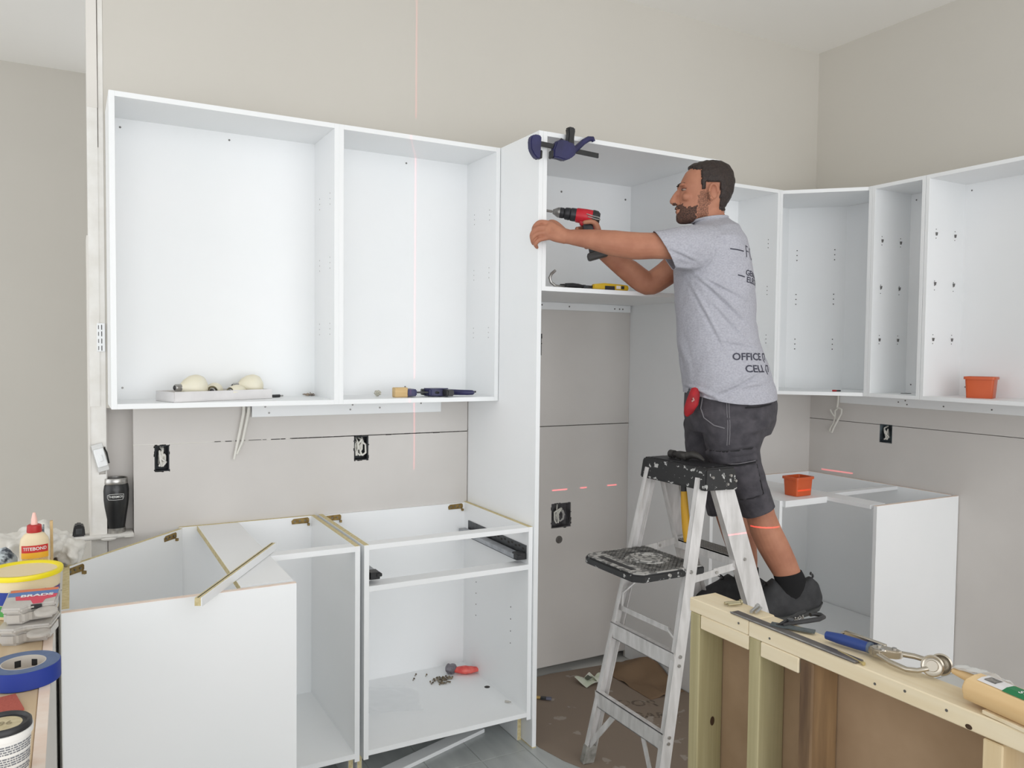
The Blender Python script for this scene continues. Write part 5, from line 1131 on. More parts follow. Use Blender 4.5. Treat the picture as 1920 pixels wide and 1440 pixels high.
# fittings on the bare wall end
t = thing('wall_switch', 'broken white switch hanging out of the bare wall end', 'switch', (-1.500, -0.012, 1.172), (0, math.radians(-14), math.radians(8)))
mb = MB(); mb.box(-0.017, 0.017, -0.018, -0.004, -0.034, 0.034, bev=0.003); obj('switch_body', mb, WHITE, t)
mb = MB(); mb.box(-0.019, 0.019, -0.005, -0.003, -0.052, 0.052, bev=0.0008); obj('mounting_yoke', mb, mat('grey_yoke', (196, 196, 194), rough=0.4, metal=0.3), t)
mb = MB(); mb.box(-0.006, 0.006, -0.024, -0.016, -0.012, 0.012, bev=0.002); obj('toggle', mb, WHITE, t)
mb = MB(); mb.tube([(0.010, -0.004, 0.02), (0.022, -0.002, 0.03), (0.026, 0.002, 0.01), (0.024, 0.006, -0.03)], 0.0032, n=8); obj('wire', mb, mat('black_wire', (40, 40, 40), rough=0.5), t, smooth=60)
t = thing('wall_outlet', 'narrow white outlet on the wall end beside the left wall cabinet', 'outlet', (-1.4935, -0.006, 1.612))
mb = MB(); mb.box(-0.012, 0.014, -0.002, 0.004, -0.052, 0.052, bev=0.001); obj('outlet_plate', mb, WHITE, t)
mb = MB()
for z in (-0.038, -0.012, 0.014, 0.038): mb.box(0.002, 0.0045, -0.0028, -0.001, z - 0.010, z + 0.008); mb.box(-0.008, -0.006, -0.0028, -0.001, z - 0.008, z + 0.006)
obj('slot', mb, HOLE, t, kind='stuff')
# ---------------------------------------------------------------- tumbler on the sill
t = thing('travel_tumbler', 'black travel tumbler with steel rim standing on the plastered sill', 'tumbler', (-1.449, 0.020, 0.8855))
TB = mat('black_satin_metal', (22, 23, 25), rough=0.35, coat=0.2); M0_ = None
mb = MB(); mb.lathe([(0.0315, 0.0185), (0.0345, 0.040), (0.0385, 0.070), (0.0435, 0.103), (0.0455, 0.125), (0.0462, 0.160), (0.0440, 0.178), (0.0412, 0.184)], n=48); bd = obj('tumbler_body', mb, TB, t, smooth=50)
mb = MB(); mb.lathe([(0.0001, 0.0), (0.0325, 0.0), (0.0338, 0.002), (0.0335, 0.0185), (0.0318, 0.0186)], n=48); obj('base_ring', mb, STEEL, t, smooth=40)
mb = MB(); mb.lathe([(0.0415, 0.1835), (0.0425, 0.186), (0.0418, 0.204), (0.0405, 0.2055), (0.0385, 0.2045), (0.0380, 0.190), (0.0001, 0.189)], n=48); obj('rim', mb, STEEL, t, smooth=40)
mb = MB(); mb.lathe([(0.036, 0.1905), (0.036, 0.197), (0.030, 0.200), (0.0001, 0.200)], n=40); obj('lid', mb, BLACKP, t, smooth=40)
fa = math.atan2(-3.3, -0.10)      # towards the room
def on_tumb(x, y):
    r = 0.0461 + 0.0004; a = fa + x / r; return Vector((r * math.cos(a), r * math.sin(a), 0.139 + y))
obj('lettering', text_mb('THERMOS', 0.0115, on_tumb, bold=0.0001, sub=0.3), WHITEINK, t)
mb = MB(); fr = []
for (x, y) in ((-0.029, 0.006), (-0.020, 0.0095), (0.0, 0.0105), (0.020, 0.0095), (0.029, 0.009), (0.029, -0.002), (0.025, -0.0105), (0.0, -0.0115), (-0.025, -0.0105), (-0.029, -0.002)): fr.append((x, y))
F2 = []
for i in range(len(fr)):
    a, b_ = fr[i], fr[(i + 1) % len(fr)]
    for q in range(4): F2.append(on_tumb(a[0] + (b_[0] - a[0]) * q / 4, a[1] + (b_[1] - a[1]) * q / 4))
mb.tube(F2, 0.0007, n=5, closed=True); obj('logo_outline', mb, WHITEINK, t)
mb = MB(); mb.prism([(-1.592, 0.8855), (-1.586, 0.922), (-1.580, 0.930), (-1.560, 0.928), (-1.552, 0.915), (-1.550, 0.8855)], -0.01, 0.04, axis='y'); bmesh.ops.bevel(mb.b, geom=mb.b.edges[:], offset=0.004, segments=2, affect='EDGES')
o = solo('plastic_case', mb, BLACKP, 'black plastic case end standing on the sill left of the bare wall end', 'case', loc=(-1.57, 0.01, 0.8855), smooth=40)
mb = MB(); mb.box(-1.580, -1.560, -0.0118, -0.0095, 0.895, 0.915, bev=0.001); obj('inset', mb, DARKSTEEL, o, world=True)
# ---------------------------------------------------------------- supplies on the left half wall
zh = 0.9014
def rumple(mb, c, r, n, amp, fq, floor_z=None):
    vs = mb.ell(c, r, n=n); c = Vector(c)
    for v in vs:
        d = (v.co - c); k = 1 + amp * noise.noise(v.co * fq) + amp * 0.6 * noise.noise(v.co * fq * 2.7) - amp * 0.5 * abs(noise.noise(v.co * fq * 1.6 + Vector((4, 4, 4))))
        v.co = c + d * k
        if floor_z is not None: v.co.z = max(v.co.z, floor_z)
    return vs
BAGM = mat('white_thin_plastic_bag', (226, 224, 218), rough=0.45, c2=(214, 210, 202), scale=18, bump=0.5, bscale=60)
mb = MB(); rumple(mb, (-1.712, -0.42, 0.945), (0.085, 0.13, 0.075), 40, 0.5, 14, zh); rumple(mb, (-1.80, -0.40, 0.955), (0.075, 0.10, 0.05), 30, 0.5, 17, 0.905); rumple(mb, (-1.655, -0.36, 0.945), (0.07, 0.10, 0.035), 30, 0.5, 20, 0.905)
vs = rumple(mb, (-1.598, -0.38, 0.915), (0.035, 0.09, 0.045), 24, 0.5, 22)
b = remeshed(mb, 0.006, 2, 0.4)
for v in b.verts: v.co += v.normal * 0.006 * noise.noise(Vector((v.co.x * 40, v.co.y * 25, v.co.z * 60)))
mb = MB(); mb.b.free(); mb.b = b
solo('plastic_bag', mb, BAGM, 'crumpled white plastic bag heaped behind the glue bottle', 'bag', loc=(-1.70, -0.40, zh))
mb = MB(); rumple(mb, (-1.78, -0.66, 0.955), (0.055, 0.045, 0.05), 24, 0.4, 18, zh); solo('plastic_wrap', mb, mat('shiny_bluish_film', (200, 210, 216), rough=0.2, c2=(60, 66, 76), scale=26, lo=0.5, hi=0.6), 'shiny bluish plastic wrap left of the glue bottle', 'plastic wrap', loc=(-1.78, -0.66, zh), smooth=60)
mb = MB(); rumple(mb, (-1.79, -0.77, 0.928), (0.06, 0.05, 0.034), 24, 0.4, 16, zh); solo('work_glove', mb, mat('black_cloth', (24, 24, 26), rough=0.95), 'black cloth bundle left of the glue bottle and behind the yellow rimmed tub', 'glove', loc=(-1.79, -0.77, zh), smooth=60)
# glue bottle
t = thing('glue_bottle', 'cream wood glue bottle with red cap behind the yellow rimmed tub', 'bottle', (-1.684, -0.715, zh), math.radians(5))
GLUE = mat('cream_glue_plastic', (224, 206, 172), rough=0.45, spec=0.5)
def oval(mb, prof, n=36):
    vs = mb.lathe([(r, z) for r, z, k in prof], n=n); ks = {round(z, 5): k for r, z, k in prof}
    for v in vs: v.co.y *= ks[round(v.co.z, 5)]
mb = MB(); oval(mb, [(0.0001, 0, 0.6), (0.034, 0.0, 0.6), (0.0365, 0.004, 0.6), (0.0370, 0.06, 0.6), (0.0365, 0.12, 0.6), (0.034, 0.140, 0.62), (0.026, 0.152, 0.72), (0.0165, 0.158, 0.95), (0.0140, 0.161, 1.0), (0.0001, 0.162, 1)]); obj('bottle_body', mb, GLUE, t, smooth=50)
mb = MB(); mb.lathe([(0.0001, 0.158), (0.0185, 0.158), (0.019, 0.160), (0.0178, 0.177), (0.015, 0.179), (0.0001, 0.179)], n=28); cp = obj('cap', mb, mat('red_plastic', (176, 34, 36), rough=0.4), t, smooth=40)
mb = MB(); mb.lathe([(0.0085, 0.179), (0.0075, 0.194), (0.0045, 0.208), (0.0035, 0.212), (0.0001, 0.213)], n=20); obj('nozzle', mb, mat('pinkish_clear_tip', (236, 190, 178), rough=0.3), cp, smooth=40)
def lab(z0, z1, a0, a1, m, name, off=0.0006, n=20):
    mb = MB()
    def f(u, v):
        a = math.radians(a0 + (a1 - a0) * u) - PI / 2; z = z0 + (z1 - z0) * v; return Vector(((0.0370 + off) * math.cos(a), (0.0222 + off) * math.sin(a), z))
    mb.grid(f, n, 2); return obj(name, mb, m, t)
REDL = mat('red_label', (196, 44, 38), rough=0.5); lab(0.104, 0.124, -58, 58, REDL, 'label_red_band'); lab(0.088, 0.1038, -60, 60, mat('orange_label', (232, 172, 40), rough=0.5), 'label_orange_band')
lab(0.022, 0.0878, -56, 56, mat('tan_label', (208, 176, 124), rough=0.6, c2=(190, 150, 96), scale=160, lo=0.5, hi=0.56, stretch=(1, 1, 3)), 'label_text_area')
lab(0.056, 0.058, -56, 56, REDL, 'label_rule', 0.001)
def on_glue(z):
    def f(x, y):
        a = x / 0.037 - PI / 2; return Vector((0.0384 * math.cos(a), 0.0236 * math.sin(a), z + y))
    return f
obj('lettering', text_mb('TITEBOND', 0.0125, on_glue(0.1145), bold=0.0002, sub=0.3), WHITEINK, t)
# stir stick
mb = MB(); mb.box(-1.6475, -1.640, -0.66, -0.645, zh - 0.0003, 1.075, bev=0.0006); solo('stir_stick', mb, TANW, 'thin upright wooden strip right behind the glue bottle', 'stick', loc=(-1.644, -0.65, zh)); 
mb = MB(); mb.box(-1.6665, -1.6625, -0.69, -0.62, zh, 1.060, bev=0.0006); o = solo('paper_packet', mb, mat('grey_printed_packet', (150, 160, 168), rough=0.5, c2=(86, 100, 112), scale=60, lo=0.45, hi=0.55, stretch=(1, 1, 3)), 'grey printed packet standing behind the glue bottle', 'packet', loc=(-1.664, -0.65, zh))
# yellow rimmed tub
t = thing('compound_tub', 'wide tub with yellow rim and blue label on the left half wall', 'tub', (-1.700, -0.93, zh))
TUB = mat('cream_tub_plastic', (232, 214, 176), rough=0.5)
r1, r0, hh = 0.084, 0.074, 0.108
mb = MB(); mb.lathe([(0.0001, 0), (r0, 0), (r0 + 0.002, 0.004), (r1 - 0.002, hh - 0.012), (r1 - 0.002, hh - 0.004)], n=56); obj('tub_body', mb, TUB, t, smooth=40)
mb = MB(); mb.lathe([(r1 - 0.003, hh - 0.012), (r1 + 0.003, hh - 0.011), (r1 + 0.0045, hh - 0.002), (r1 + 0.003, hh + 0.001), (r1 - 0.004, hh + 0.0015), (r1 - 0.010, hh - 0.004), (r1 - 0.012, hh - 0.0065)], n=56, cap=False); obj('rim', mb, mat('bright_yellow_plastic', (238, 218, 24), rough=0.4), t, smooth=50)
mb = MB(); mb.lathe([(0.0001, hh - 0.006), (r1 - 0.0115, hh - 0.006)], n=48, cap=False); ld = obj('lid', mb, mat('clear_lid_over_tan', (206, 186, 150), rough=0.35, c2=(226, 216, 196), scale=22), t)
for (s_, r_, a0_) in (('SMOOTH  FINISH', 0.058, 100), ('READY MIX', 0.052, -75)):
    def f(x, y, r_=r_, a0_=a0_):
        a = math.radians(a0_) - x / r_; rr = r_ + y; return Vector((rr * math.cos(a), rr * math.sin(a), hh - 0.0054))
    if a0_ > 0: pass
mb = MB()
for k in range(22):
    a = math.radians(20 + k * 6.4); mb.box(-0.0028, 0.0028, -0.0035, 0.0035, hh - 0.0056, hh - 0.0052, M=Matrix.Rotation(a, 4, 'Z') @ Matrix.Translation((0.058, 0, 0)) @ Matrix.Rotation(0.4 * (k % 3 - 1), 4, 'Z') @ Matrix.Diagonal((1, 0.5 + 0.35 * (k % 2), 1, 1)))
obj('lid_print', mb, INK, ld, kind='stuff')
def band(a0, a1, v0, v1, m, name, off=0.0007):
    mb = MB()
    def f(u, v):
        a = math.radians(a0 + (a1 - a0) * u); q = v0 + (v1 - v0) * v; r = r0 + 0.002 + (r1 - r0 - 0.004) * q + off; return Vector((r * math.cos(a), r * math.sin(a), 0.004 + (hh - 0.016) * q))
    mb.grid(f, 30, 2); return obj(name, mb, m, t)
band(180, 308, 0.36, 0.72, mat('royal_blue_label', (32, 58, 146), rough=0.5), 'label_blue_band'); band(180, 308, 0.05, 0.34, mat('green_label', (96, 186, 84), rough=0.5, c2=(60, 140, 70), scale=30), 'label_green_band'); band(316, 352, 0.15, 0.66, mat('purple_label', (88, 66, 130), rough=0.5), 'label_purple_patch'); band(320, 344, 0.2, 0.56, mat('amber_label', (196, 128, 40), rough=0.5, c2=(170, 100, 36), scale=30), 'label_amber_spot', 0.0014)
# clear boxes, stacked
CLEAR = mat('cloudy_clear_plastic', (226, 222, 216), rough=0.25, trans=0.35, c2=(212, 206, 198), scale=14, spec=0.6)
LBL = {}
def clear_box(label, loc, rot, with_label):
    t = thing('clear_plastic_box', label, 'box', loc, rot, 'clear plastic hardware boxes')
    def out(k):
        return [(-0.052 * k, -0.034 * k), (-0.020 * k, -0.040 * k), (0.0, -0.020 * k), (0.012 * k, -0.052 * k), (0.030 * k, -0.052 * k), (0.034 * k, -0.022 * k), (0.050 * k, -0.018 * k), (0.054 * k, 0.0), (0.050 * k, 0.058 * k), (-0.050 * k, 0.064 * k), (-0.056 * k, 0.0)]
    mb = MB(); mb.prism([(-0.050, -0.036), (-0.012, -0.042), (0.004, -0.026), (0.018, -0.024), (0.050, -0.020), (0.050, 0.058), (-0.050, 0.062)], 0.0005, 0.030); bmesh.ops.bevel(mb.b, geom=mb.b.edges[:], offset=0.006, segments=2, affect='EDGES'); obj('box_base', mb, CLEAR, t, smooth=35)
    mb = MB(); mb.prism([(-0.054, -0.040), (-0.014, -0.047), (0.002, -0.030), (0.018, -0.027), (0.054, -0.024), (0.054, 0.062), (-0.054, 0.066)], 0.030, 0.042); bmesh.ops.bevel(mb.b, geom=mb.b.edges[:], offset=0.004, segments=2, affect='EDGES'); obj('box_lid', mb, CLEAR, t, smooth=35)
    mb = MB(); mb.lathe([(0.0001, 0.026), (0.020, 0.026), (0.024, 0.028), (0.024, 0.032), (0.018, 0.035), (0.008, 0.033), (0.0001, 0.033)], n=28, M=Matrix.Translation((0.036, -0.046, 0))); obj('hang_tab', mb, CLEAR, t, smooth=40)
    if with_label:
        def flat(x0, x1, y0, y1, z, m, n):
            mb = MB(); mb.prism([(x0, y0), (x1, y0), (x1 + 0.0, y1), (x0, y1)], z, z + 0.0004); return obj(n, mb, m, t)
        flat(-0.048, 0.050, 0.044, 0.058, 0.0422, mat('rust_orange_label', (208, 118, 76), rough=0.5), 'label_orange'); flat(-0.050, 0.052, 0.022, 0.0438, 0.0422, mat('slate_blue_label', (84, 118, 172), rough=0.5), 'label_blue')
        mb = MB(); mb.prism([(-0.034, 0.0218), (0.052, 0.0218), (0.050, 0.004), (0.030, -0.004), (0.026, -0.024), (0.008, -0.026), (0.0, -0.004), (-0.030, 0.0)], 0.0422, 0.0426); obj('label_red', mb, mat('raspberry_label', (206, 66, 88), rough=0.5), t)
        obj('lettering', text_mb('BRADS', 0.022, lambda x, y: Vector((x + 0.010, y * 0.8 + 0.019, 0.0432)), bold=0.0008), WHITEINK, t)
        mb = MB(); mb.box(0.004, 0.026, -0.0285, -0.027, 0.030, 0.041); obj('dark_insert', mb, BLACKP, t)
    else:
        mb = MB(); mb.box(-0.046, -0.030, -0.02, 0.05, 0.004, 0.026, bev=0.002); obj('blue_contents', mb, mat('slate_blue_label', (84, 118, 172)), t)
    return t
clear_box('lower clear plastic hardware box on the left half wall', (-1.683, -1.165, zh), (math.radians(3), 0, math.radians(-14)), False)
clear_box('upper clear plastic hardware box, with the orange, blue and red label', (-1.676, -1.150, zh + 0.0475), (math.radians(8), 0, math.radians(-6)), True)
# blue tape
t = thing('masking_tape', 'roll of blue masking tape overhanging the left half wall', 'tape', (-1.680, -1.425, zh))
mb = MB(); mb.lathe([(0.0405, 0.0), (0.0655, 0.0), (0.0665, 0.001), (0.0665, 0.035), (0.0655, 0.036), (0.0405, 0.036), (0.0405, 0.0)], n=64, cap=False); obj('tape_roll', mb, mat('painters_blue_tape', (30, 54, 142), rough=0.65), t, smooth=40)
mb = MB(); mb.lathe([(0.0408, 0.0362), (0.0652, 0.0362)], n=64, cap=False); obj('tape_edge', mb, mat('blue_tape_edge', (98, 114, 146), rough=0.8, c2=(90, 106, 138), scale=60), t)
mb = MB(); mb.lathe([(0.0385, 0.0005), (0.0404, 0.0005), (0.0404, 0.0364), (0.0385, 0.0364), (0.0385, 0.0005)], n=64, cap=False); core = obj('card_core', mb, mat('grey_card_core', (196, 190, 182), rough=0.8), t, smooth=40)
mb = MB()
for a in (62, 108):
    M = Matrix.Rotation(math.radians(a), 4, 'Z') @ Matrix.Translation((0.0383, 0, 0.021)); mb.box(-0.0003, 0.0003, -0.009, 0.009, -0.007, 0.007, M=M)
obj('core_print', mb, BLACKINK, core, kind='stuff')
mb = MB(); vs = mb.prism([(-1.735, -1.60), (-1.672, -1.585), (-1.690, -1.502), (-1.745, -1.515)], zh + 0.0002, zh + 0.0035); solo('sanding_sheet', mb, mat('red_sandpaper', (178, 92, 78), rough=0.95, c2=(164, 80, 68), scale=300), 'rust red sanding sheet under the white tub with black lid', 'sandpaper', loc=(-1.70, -1.55, zh))
# white tub with black lid
t = thing('filler_tub', 'small white tub with black lid at the bottom left', 'tub', (-1.690, -1.832, zh))
mb = MB(); mb.lathe([(0.0001, 0), (0.0335, 0), (0.035, 0.002), (0.0395, 0.066), (0.042, 0.0665), (0.0425, 0.076), (0.040, 0.0765)], n=48); obj('tub_body', mb, mat('white_tub_plastic', (232, 231, 228), rough=0.45), t, smooth=40)
mb = MB(); mb.lathe([(0.0405, 0.0745), (0.0412, 0.078), (0.0405, 0.0845), (0.0385, 0.0865), (0.036, 0.0865), (0.0335, 0.0835), (0.033, 0.0815), (0.0001, 0.0815)], n=48); ld = obj('lid', mb, BLACKP, t, smooth=40)
mb = MB(); mb.lathe([(0.0001, 0.0818), (0.0275, 0.0818)], n=40, cap=False); obj('lid_label', mb, mat('cream_label', (206, 194, 160), rough=0.6, c2=(190, 176, 140), scale=60), ld)
obj('lid_lettering', text_mb('96', 0.020, lambda x, y: Vector((x + 0.004, y, 0.0824))), mat('faded_print_tan', (150, 138, 110), rough=0.8), ld)
mb = MB(); rnd = random.Random(5)
for row in range(13):
    a = 225; z = 0.058 - row * 0.0038; r = 0.0355 + (z - 0.002) * 0.0664
    while a < 345:
        w_ = rnd.uniform(3, 11)
        if not (row in (4, 9)):
            for k in range(2):
                a1 = math.radians(a + w_ * k / 2); a2 = math.radians(a + w_ * (k + 1) / 2 - 0.2); rr = r + 0.0004
                v = [mb.b.verts.new((rr * math.cos(q), rr * math.sin(q), zq)) for q, zq in ((a1, z), (a2, z), (a2, z + 0.0021), (a1, z + 0.0021))]; mb.b.faces.new(v)
        a += w_ + 1.6
obj('small_print', mb, mat('grey_print', (116, 118, 124), rough=0.8), t, kind='stuff')
# wooden trim lying across the corner cabinet
a, b_ = Vector((-1.300, -1.050, 0.9005)), Vector((-0.985, -0.515, 0.9005))
t = thing('trim_offcut', 'narrow white and raw edged trim strip lying across the left corner cabinet', 'trim strip', a)
mb = MB(); mb.bar((0, 0, 0), b_ - a, 0.017, 0.021); obj('strip_core', mb, CORE, t)
d = (b_ - a).normalized(); sd_ = Vector((d.y, -d.x, 0))
mb = MB(); mb.bar(sd_ * 0.0100, (b_ - a) + sd_ * 0.0100, 0.003, 0.024); obj('white_face', mb, WHITE, t)
mb = MB(); mb.bar(d * 0.005 - sd_ * 0.002 + Vector((0, 0, 0.0107)), (b_ - a) * 0.99 - sd_ * 0.002 + Vector((0, 0, 0.0107)), 0.003, 0.0006); obj('groove', mb, HOLE, t)
mb = MB(); mb.box(-d.x * 0.0 - 0.011, 0.011, -0.012, -0.009, -0.0115, 0.0115); 
# strip on the floor
mb = MB(); mb.bar((-0.115, -0.375, 0.0082), (-0.80, -0.60, 0.0082), 0.06, 0.0155, bev=0.001); solo('toe_kick_board', mb, WHITE, 'long white board lying on the tiles under the drawer base', 'board', loc=(-0.45, -0.49, 0))
# floor litter
t = thing('paper_wrapper', 'crumpled pale green wrapper on the floor paper behind the ladder', 'wrapper', (0.58, -0.20, 0.0026), math.radians(10))
GW = mat('pale_green_paper', (206, 216, 192), rough=0.7, c2=(226, 226, 216), scale=16)
mb = MB(); mb.grid(lambda u, v: Vector((-0.075 + 0.10 * u, -0.03 + 0.085 * v, 0.003 + 0.026 * abs(math.sin(u * 3 + v * 1.3)) * (0.4 + 0.6 * v))), 10, 8); o = obj('folded_paper', mb, GW, t)
mb = MB(); mb.grid(lambda u, v: Vector((0.005 + 0.085 * u, -0.03 + 0.06 * v, 0.003 + 0.020 * abs(math.sin(u * 4 + v * 2)) )), 10, 8); obj('folded_paper', mb, GW, t)
mb = MB(); mb.prism([(-0.048, -0.010), (-0.012, -0.002), (-0.006, 0.034), (-0.040, 0.020)], 0.026, 0.0275); obj('dark_print', mb, mat('dark_green_print', (92, 98, 84), rough=0.7), t)
t = thing('paint_brush', 'small yellow handled brush on the floor paper beside the tall panel', 'brush', (0.235, -0.225, 0.0026), math.radians(-38))
mb = MB(); mb.tube([(-0.14, 0, 0.009), (-0.07, 0, 0.010), (-0.02, 0, 0.009), (0.03, 0, 0.008)], [0.007, 0.0095, 0.008, 0.006], n=10); obj('handle', mb, mat('yellow_wood_handle', (190, 158, 94), rough=0.5), t, smooth=50)
mb = MB(); mb.box(0.03, 0.055, -0.009, 0.009, 0.002, 0.013, bev=0.002); obj('ferrule', mb, DARKSTEEL, t)
mb = MB(); mb.box(0.055, 0.080, -0.010, 0.010, 0.003, 0.012, bev=0.002); obj('bristles', mb, mat('grey_bristle', (110, 112, 130), rough=0.9), t)
# ================================================================ tools on the stud wall
zp = 0.9003
def pin(label, a, b_, m=mat('galvanised_pin', (176, 168, 138), rough=0.4, metal=0.6)):
    a, b_ = Vector(a), Vector(b_); t = thing('steel_pin', label, 'pin', a, 0, 'steel pins on the stud wall'); d = b_ - a
    mb = MB(); mb.cyl((0, 0, 0), d, 0.0042, n=12); obj('pin_shaft', mb, m, t, smooth=40)
    mb = MB(); mb.cyl(d, d * 1.10, 0.0068, n=12); obj('pin_head', mb, m, t, smooth=40)
    dn = d.normalized(); s = Vector((dn.y, -dn.x, 0)) * 0.012
    mb = MB(); mb.cyl(s + d * 0.08, s + d * 0.86, 0.0036, n=10); obj('pin_barrel', mb, m, t, smooth=40)
pin('galvanised pin nearest the end of the stud wall', (-0.058, -1.716, zp + 0.007), (-0.012, -1.726, zp + 0.007))
pin('galvanised pin beside the steel square', (-0.046, -1.800, zp + 0.007), (0.002, -1.775, zp + 0.007), mat('zinc_pin', (186, 186, 184), rough=0.35, metal=0.7))
t = thing('steel_square', 'dark steel square laid along the edge of the stud wall', 'square', (-0.074, -1.79, zp + 0.0005))
mb = MB(); mb.box(-0.016, 0.012, -0.36, 0.02, 0.0, 0.004, bev=0.0008); lb = obj('long_blade', mb, mat('worn_steel_blade', (124, 117, 112), rough=0.4, metal=0.6, c2=(104, 98, 94), scale=24, stretch=(1, 0.1, 1)), t)
mb = MB(); mb.box(-0.0175, -0.014, -0.36, 0.02, 0.0035, 0.0052); obj('bright_edge', mb, STEEL, lb)
mb = MB(); mb.prism([(-0.004, -0.105), (0.016, -0.092), (0.066, -0.184), (0.048, -0.196)], 0.004, 0.0075); sb_ = obj('short_blade', mb, mat('worn_grey_blade', (104, 112, 114), rough=0.45, metal=0.6, c2=(88, 94, 96), scale=20), t)
mb = MB(); mb.cyl((0.012, -0.115, 0.0076), (0.012, -0.115, 0.0082), 0.0045, n=12); obj('blade_hole', mb, HOLE, sb_)
t = thing('spring_pliers', 'black spring pliers lying under the heel of the shoe', 'pliers', (0.000, -1.900, zp + 0.0085), (0, 0, math.radians(5)))
mb = MB(); mb.tube([(-0.062, -0.004, 0.0), (-0.02, 0.004, 0.002), (0.03, 0.012, 0.004), (0.062, 0.014, 0.006)], [0.004, 0.0055, 0.006, 0.005], n=10); obj('handle', mb, BLACKP, t, smooth=50)
mb = MB(); mb.tube([(-0.058, -0.010, 0.0), (-0.02, -0.014, 0.0), (0.02, -0.022, 0.0), (0.06, -0.030, 0.0), (0.084, -0.026, 0.0), (0.092, -0.012, 0.0), (0.082, 0.0, 0.001), (0.068, 0.002, 0.001)], [0.004, 0.0055, 0.006, 0.006, 0.006, 0.006, 0.0055, 0.005], n=10); obj('handle', mb, BLACKP, t, smooth=50)
mb = MB(); mb.cyl((-0.02, -0.005, -0.006), (-0.02, -0.005, 0.008), 0.009, n=16); obj('pivot', mb, DARKSTEEL, t, smooth=40)
mb = MB(); pts = [(0.0 + 0.003 * k, -0.004 + 0.004 * math.sin(k * 1.9), 0.003 + 0.004 * math.cos(k * 1.9)) for k in range(12)]; mb.tube(pts, 0.002, n=6); obj('spring', mb, STEEL, t, smooth=50)
# locking face clamp
NICK = mat('nickel_plated_steel', (188, 180, 166), rough=0.25, metal=0.92)
BLUEG = mat('blue_rubber_grip', (38, 66, 134), rough=0.5, c2=(32, 58, 122), scale=10)
P0 = Vector((-0.012, -2.03, zp + 0.002)); P1 = Vector((0.012, -2.268, zp + 0.002)); dd = P1 - P0; LA = math.atan2(dd.y, dd.x)
t = thing('locking_clamp', 'locking face clamp with blue grip on the stud wall', 'clamp', P0, LA)
mb = MB(); mb.tube([(-0.005, -0.022, 0.014), (0.03, -0.019, 0.015), (0.07, -0.016, 0.015), (0.098, -0.014, 0.015)], [0.0095, 0.0125, 0.0125, 0.0115], n=14); gr = obj('grip', mb, BLUEG, t, smooth=50)
mb = MB(); mb.tube([(0.096, -0.014, 0.015), (0.104, -0.0135, 0.015)], 0.0125, n=14); obj('grip_collar', mb, mat('grey_collar', (88, 100, 116), rough=0.5), gr, smooth=50)
mb = MB(); mb.bar((0.012, 0.028, 0.016), (0.125, 0.008, 0.020), 0.010, 0.012, bev=0.002); mb.tube([(0.012, 0.028, 0.016), (0.004, 0.028, 0.012), (0.008, 0.024, 0.008)], 0.004, n=8); obj('lever', mb, NICK, t, smooth=40)
mb = MB(); mb.prism([(0.100, -0.024), (0.108, -0.004), (0.125, 0.006), (0.150, 0.012), (0.168, 0.006), (0.160, -0.010), (0.142, -0.022), (0.136, -0.034), (0.120, -0.036)], 0.006, 0.024); bmesh.ops.bevel(mb.b, geom=mb.b.edges[:], offset=0.003, segments=2, affect='EDGES'); bd = obj('clamp_body', mb, NICK, t, smooth=35)
mb = MB()
for q in ((0.120, -0.010), (0.148, 0.002), (0.136, -0.026)): mb.cyl((*q, 0.023), (*q, 0.027), 0.005, n=12)
obj('rivet', mb, STEEL, bd, kind='stuff')
for s, P_ in ((1, [(0.152, 0.004, 0.016), (0.185, 0.016, 0.017), (0.215, 0.016, 0.018), (0.236, 0.006, 0.020), (0.250, -0.002, 0.022)]), (-1, [(0.130, -0.030, 0.012), (0.165, -0.044, 0.010), (0.205, -0.050, 0.009), (0.225, -0.044, 0.012), (0.240, -0.030, 0.018)])):
    mb = MB(); mb.tube(P_, [0.0062, 0.0060, 0.0056, 0.0052, 0.005], n=10); obj('jaw_arm', mb, NICK, t, smooth=50)
for c, s in (((0.252, -0.001, 0.0245), 1), ((0.246, -0.024, 0.0245), -1)):
    Mx = Matrix.Translation(c) @ Matrix.Rotation(math.radians(74), 4, 'X') @ Matrix.Rotation(math.radians(18), 4, 'Y')
    mb = MB(); mb.lathe([(0.0001, -0.003), (0.020, -0.003), (0.0225, -0.001), (0.0225, 0.002), (0.0195, 0.0035), (0.017, 0.002), (0.012, 0.002), (0.011, 0.005), (0.0001, 0.005)], n=32, M=Mx); obj('swivel_pad', mb, NICK, t, smooth=40)
mb = MB(); mb.cyl((-0.064, -2.085, zp + 0.0035), (-0.078, -2.160, zp + 0.0035), 0.0022, n=8); mb.cyl((-0.078, -2.160, zp + 0.0035), (-0.0788, -2.164, zp + 0.0035), 0.0045, n=10); solo('nail', mb, mat('yellowish_nail', (186, 170, 120), rough=0.4, metal=0.5), 'pale nail lying in front of the locking clamp', 'nail', loc=(-0.07, -2.12, zp), smooth=50)
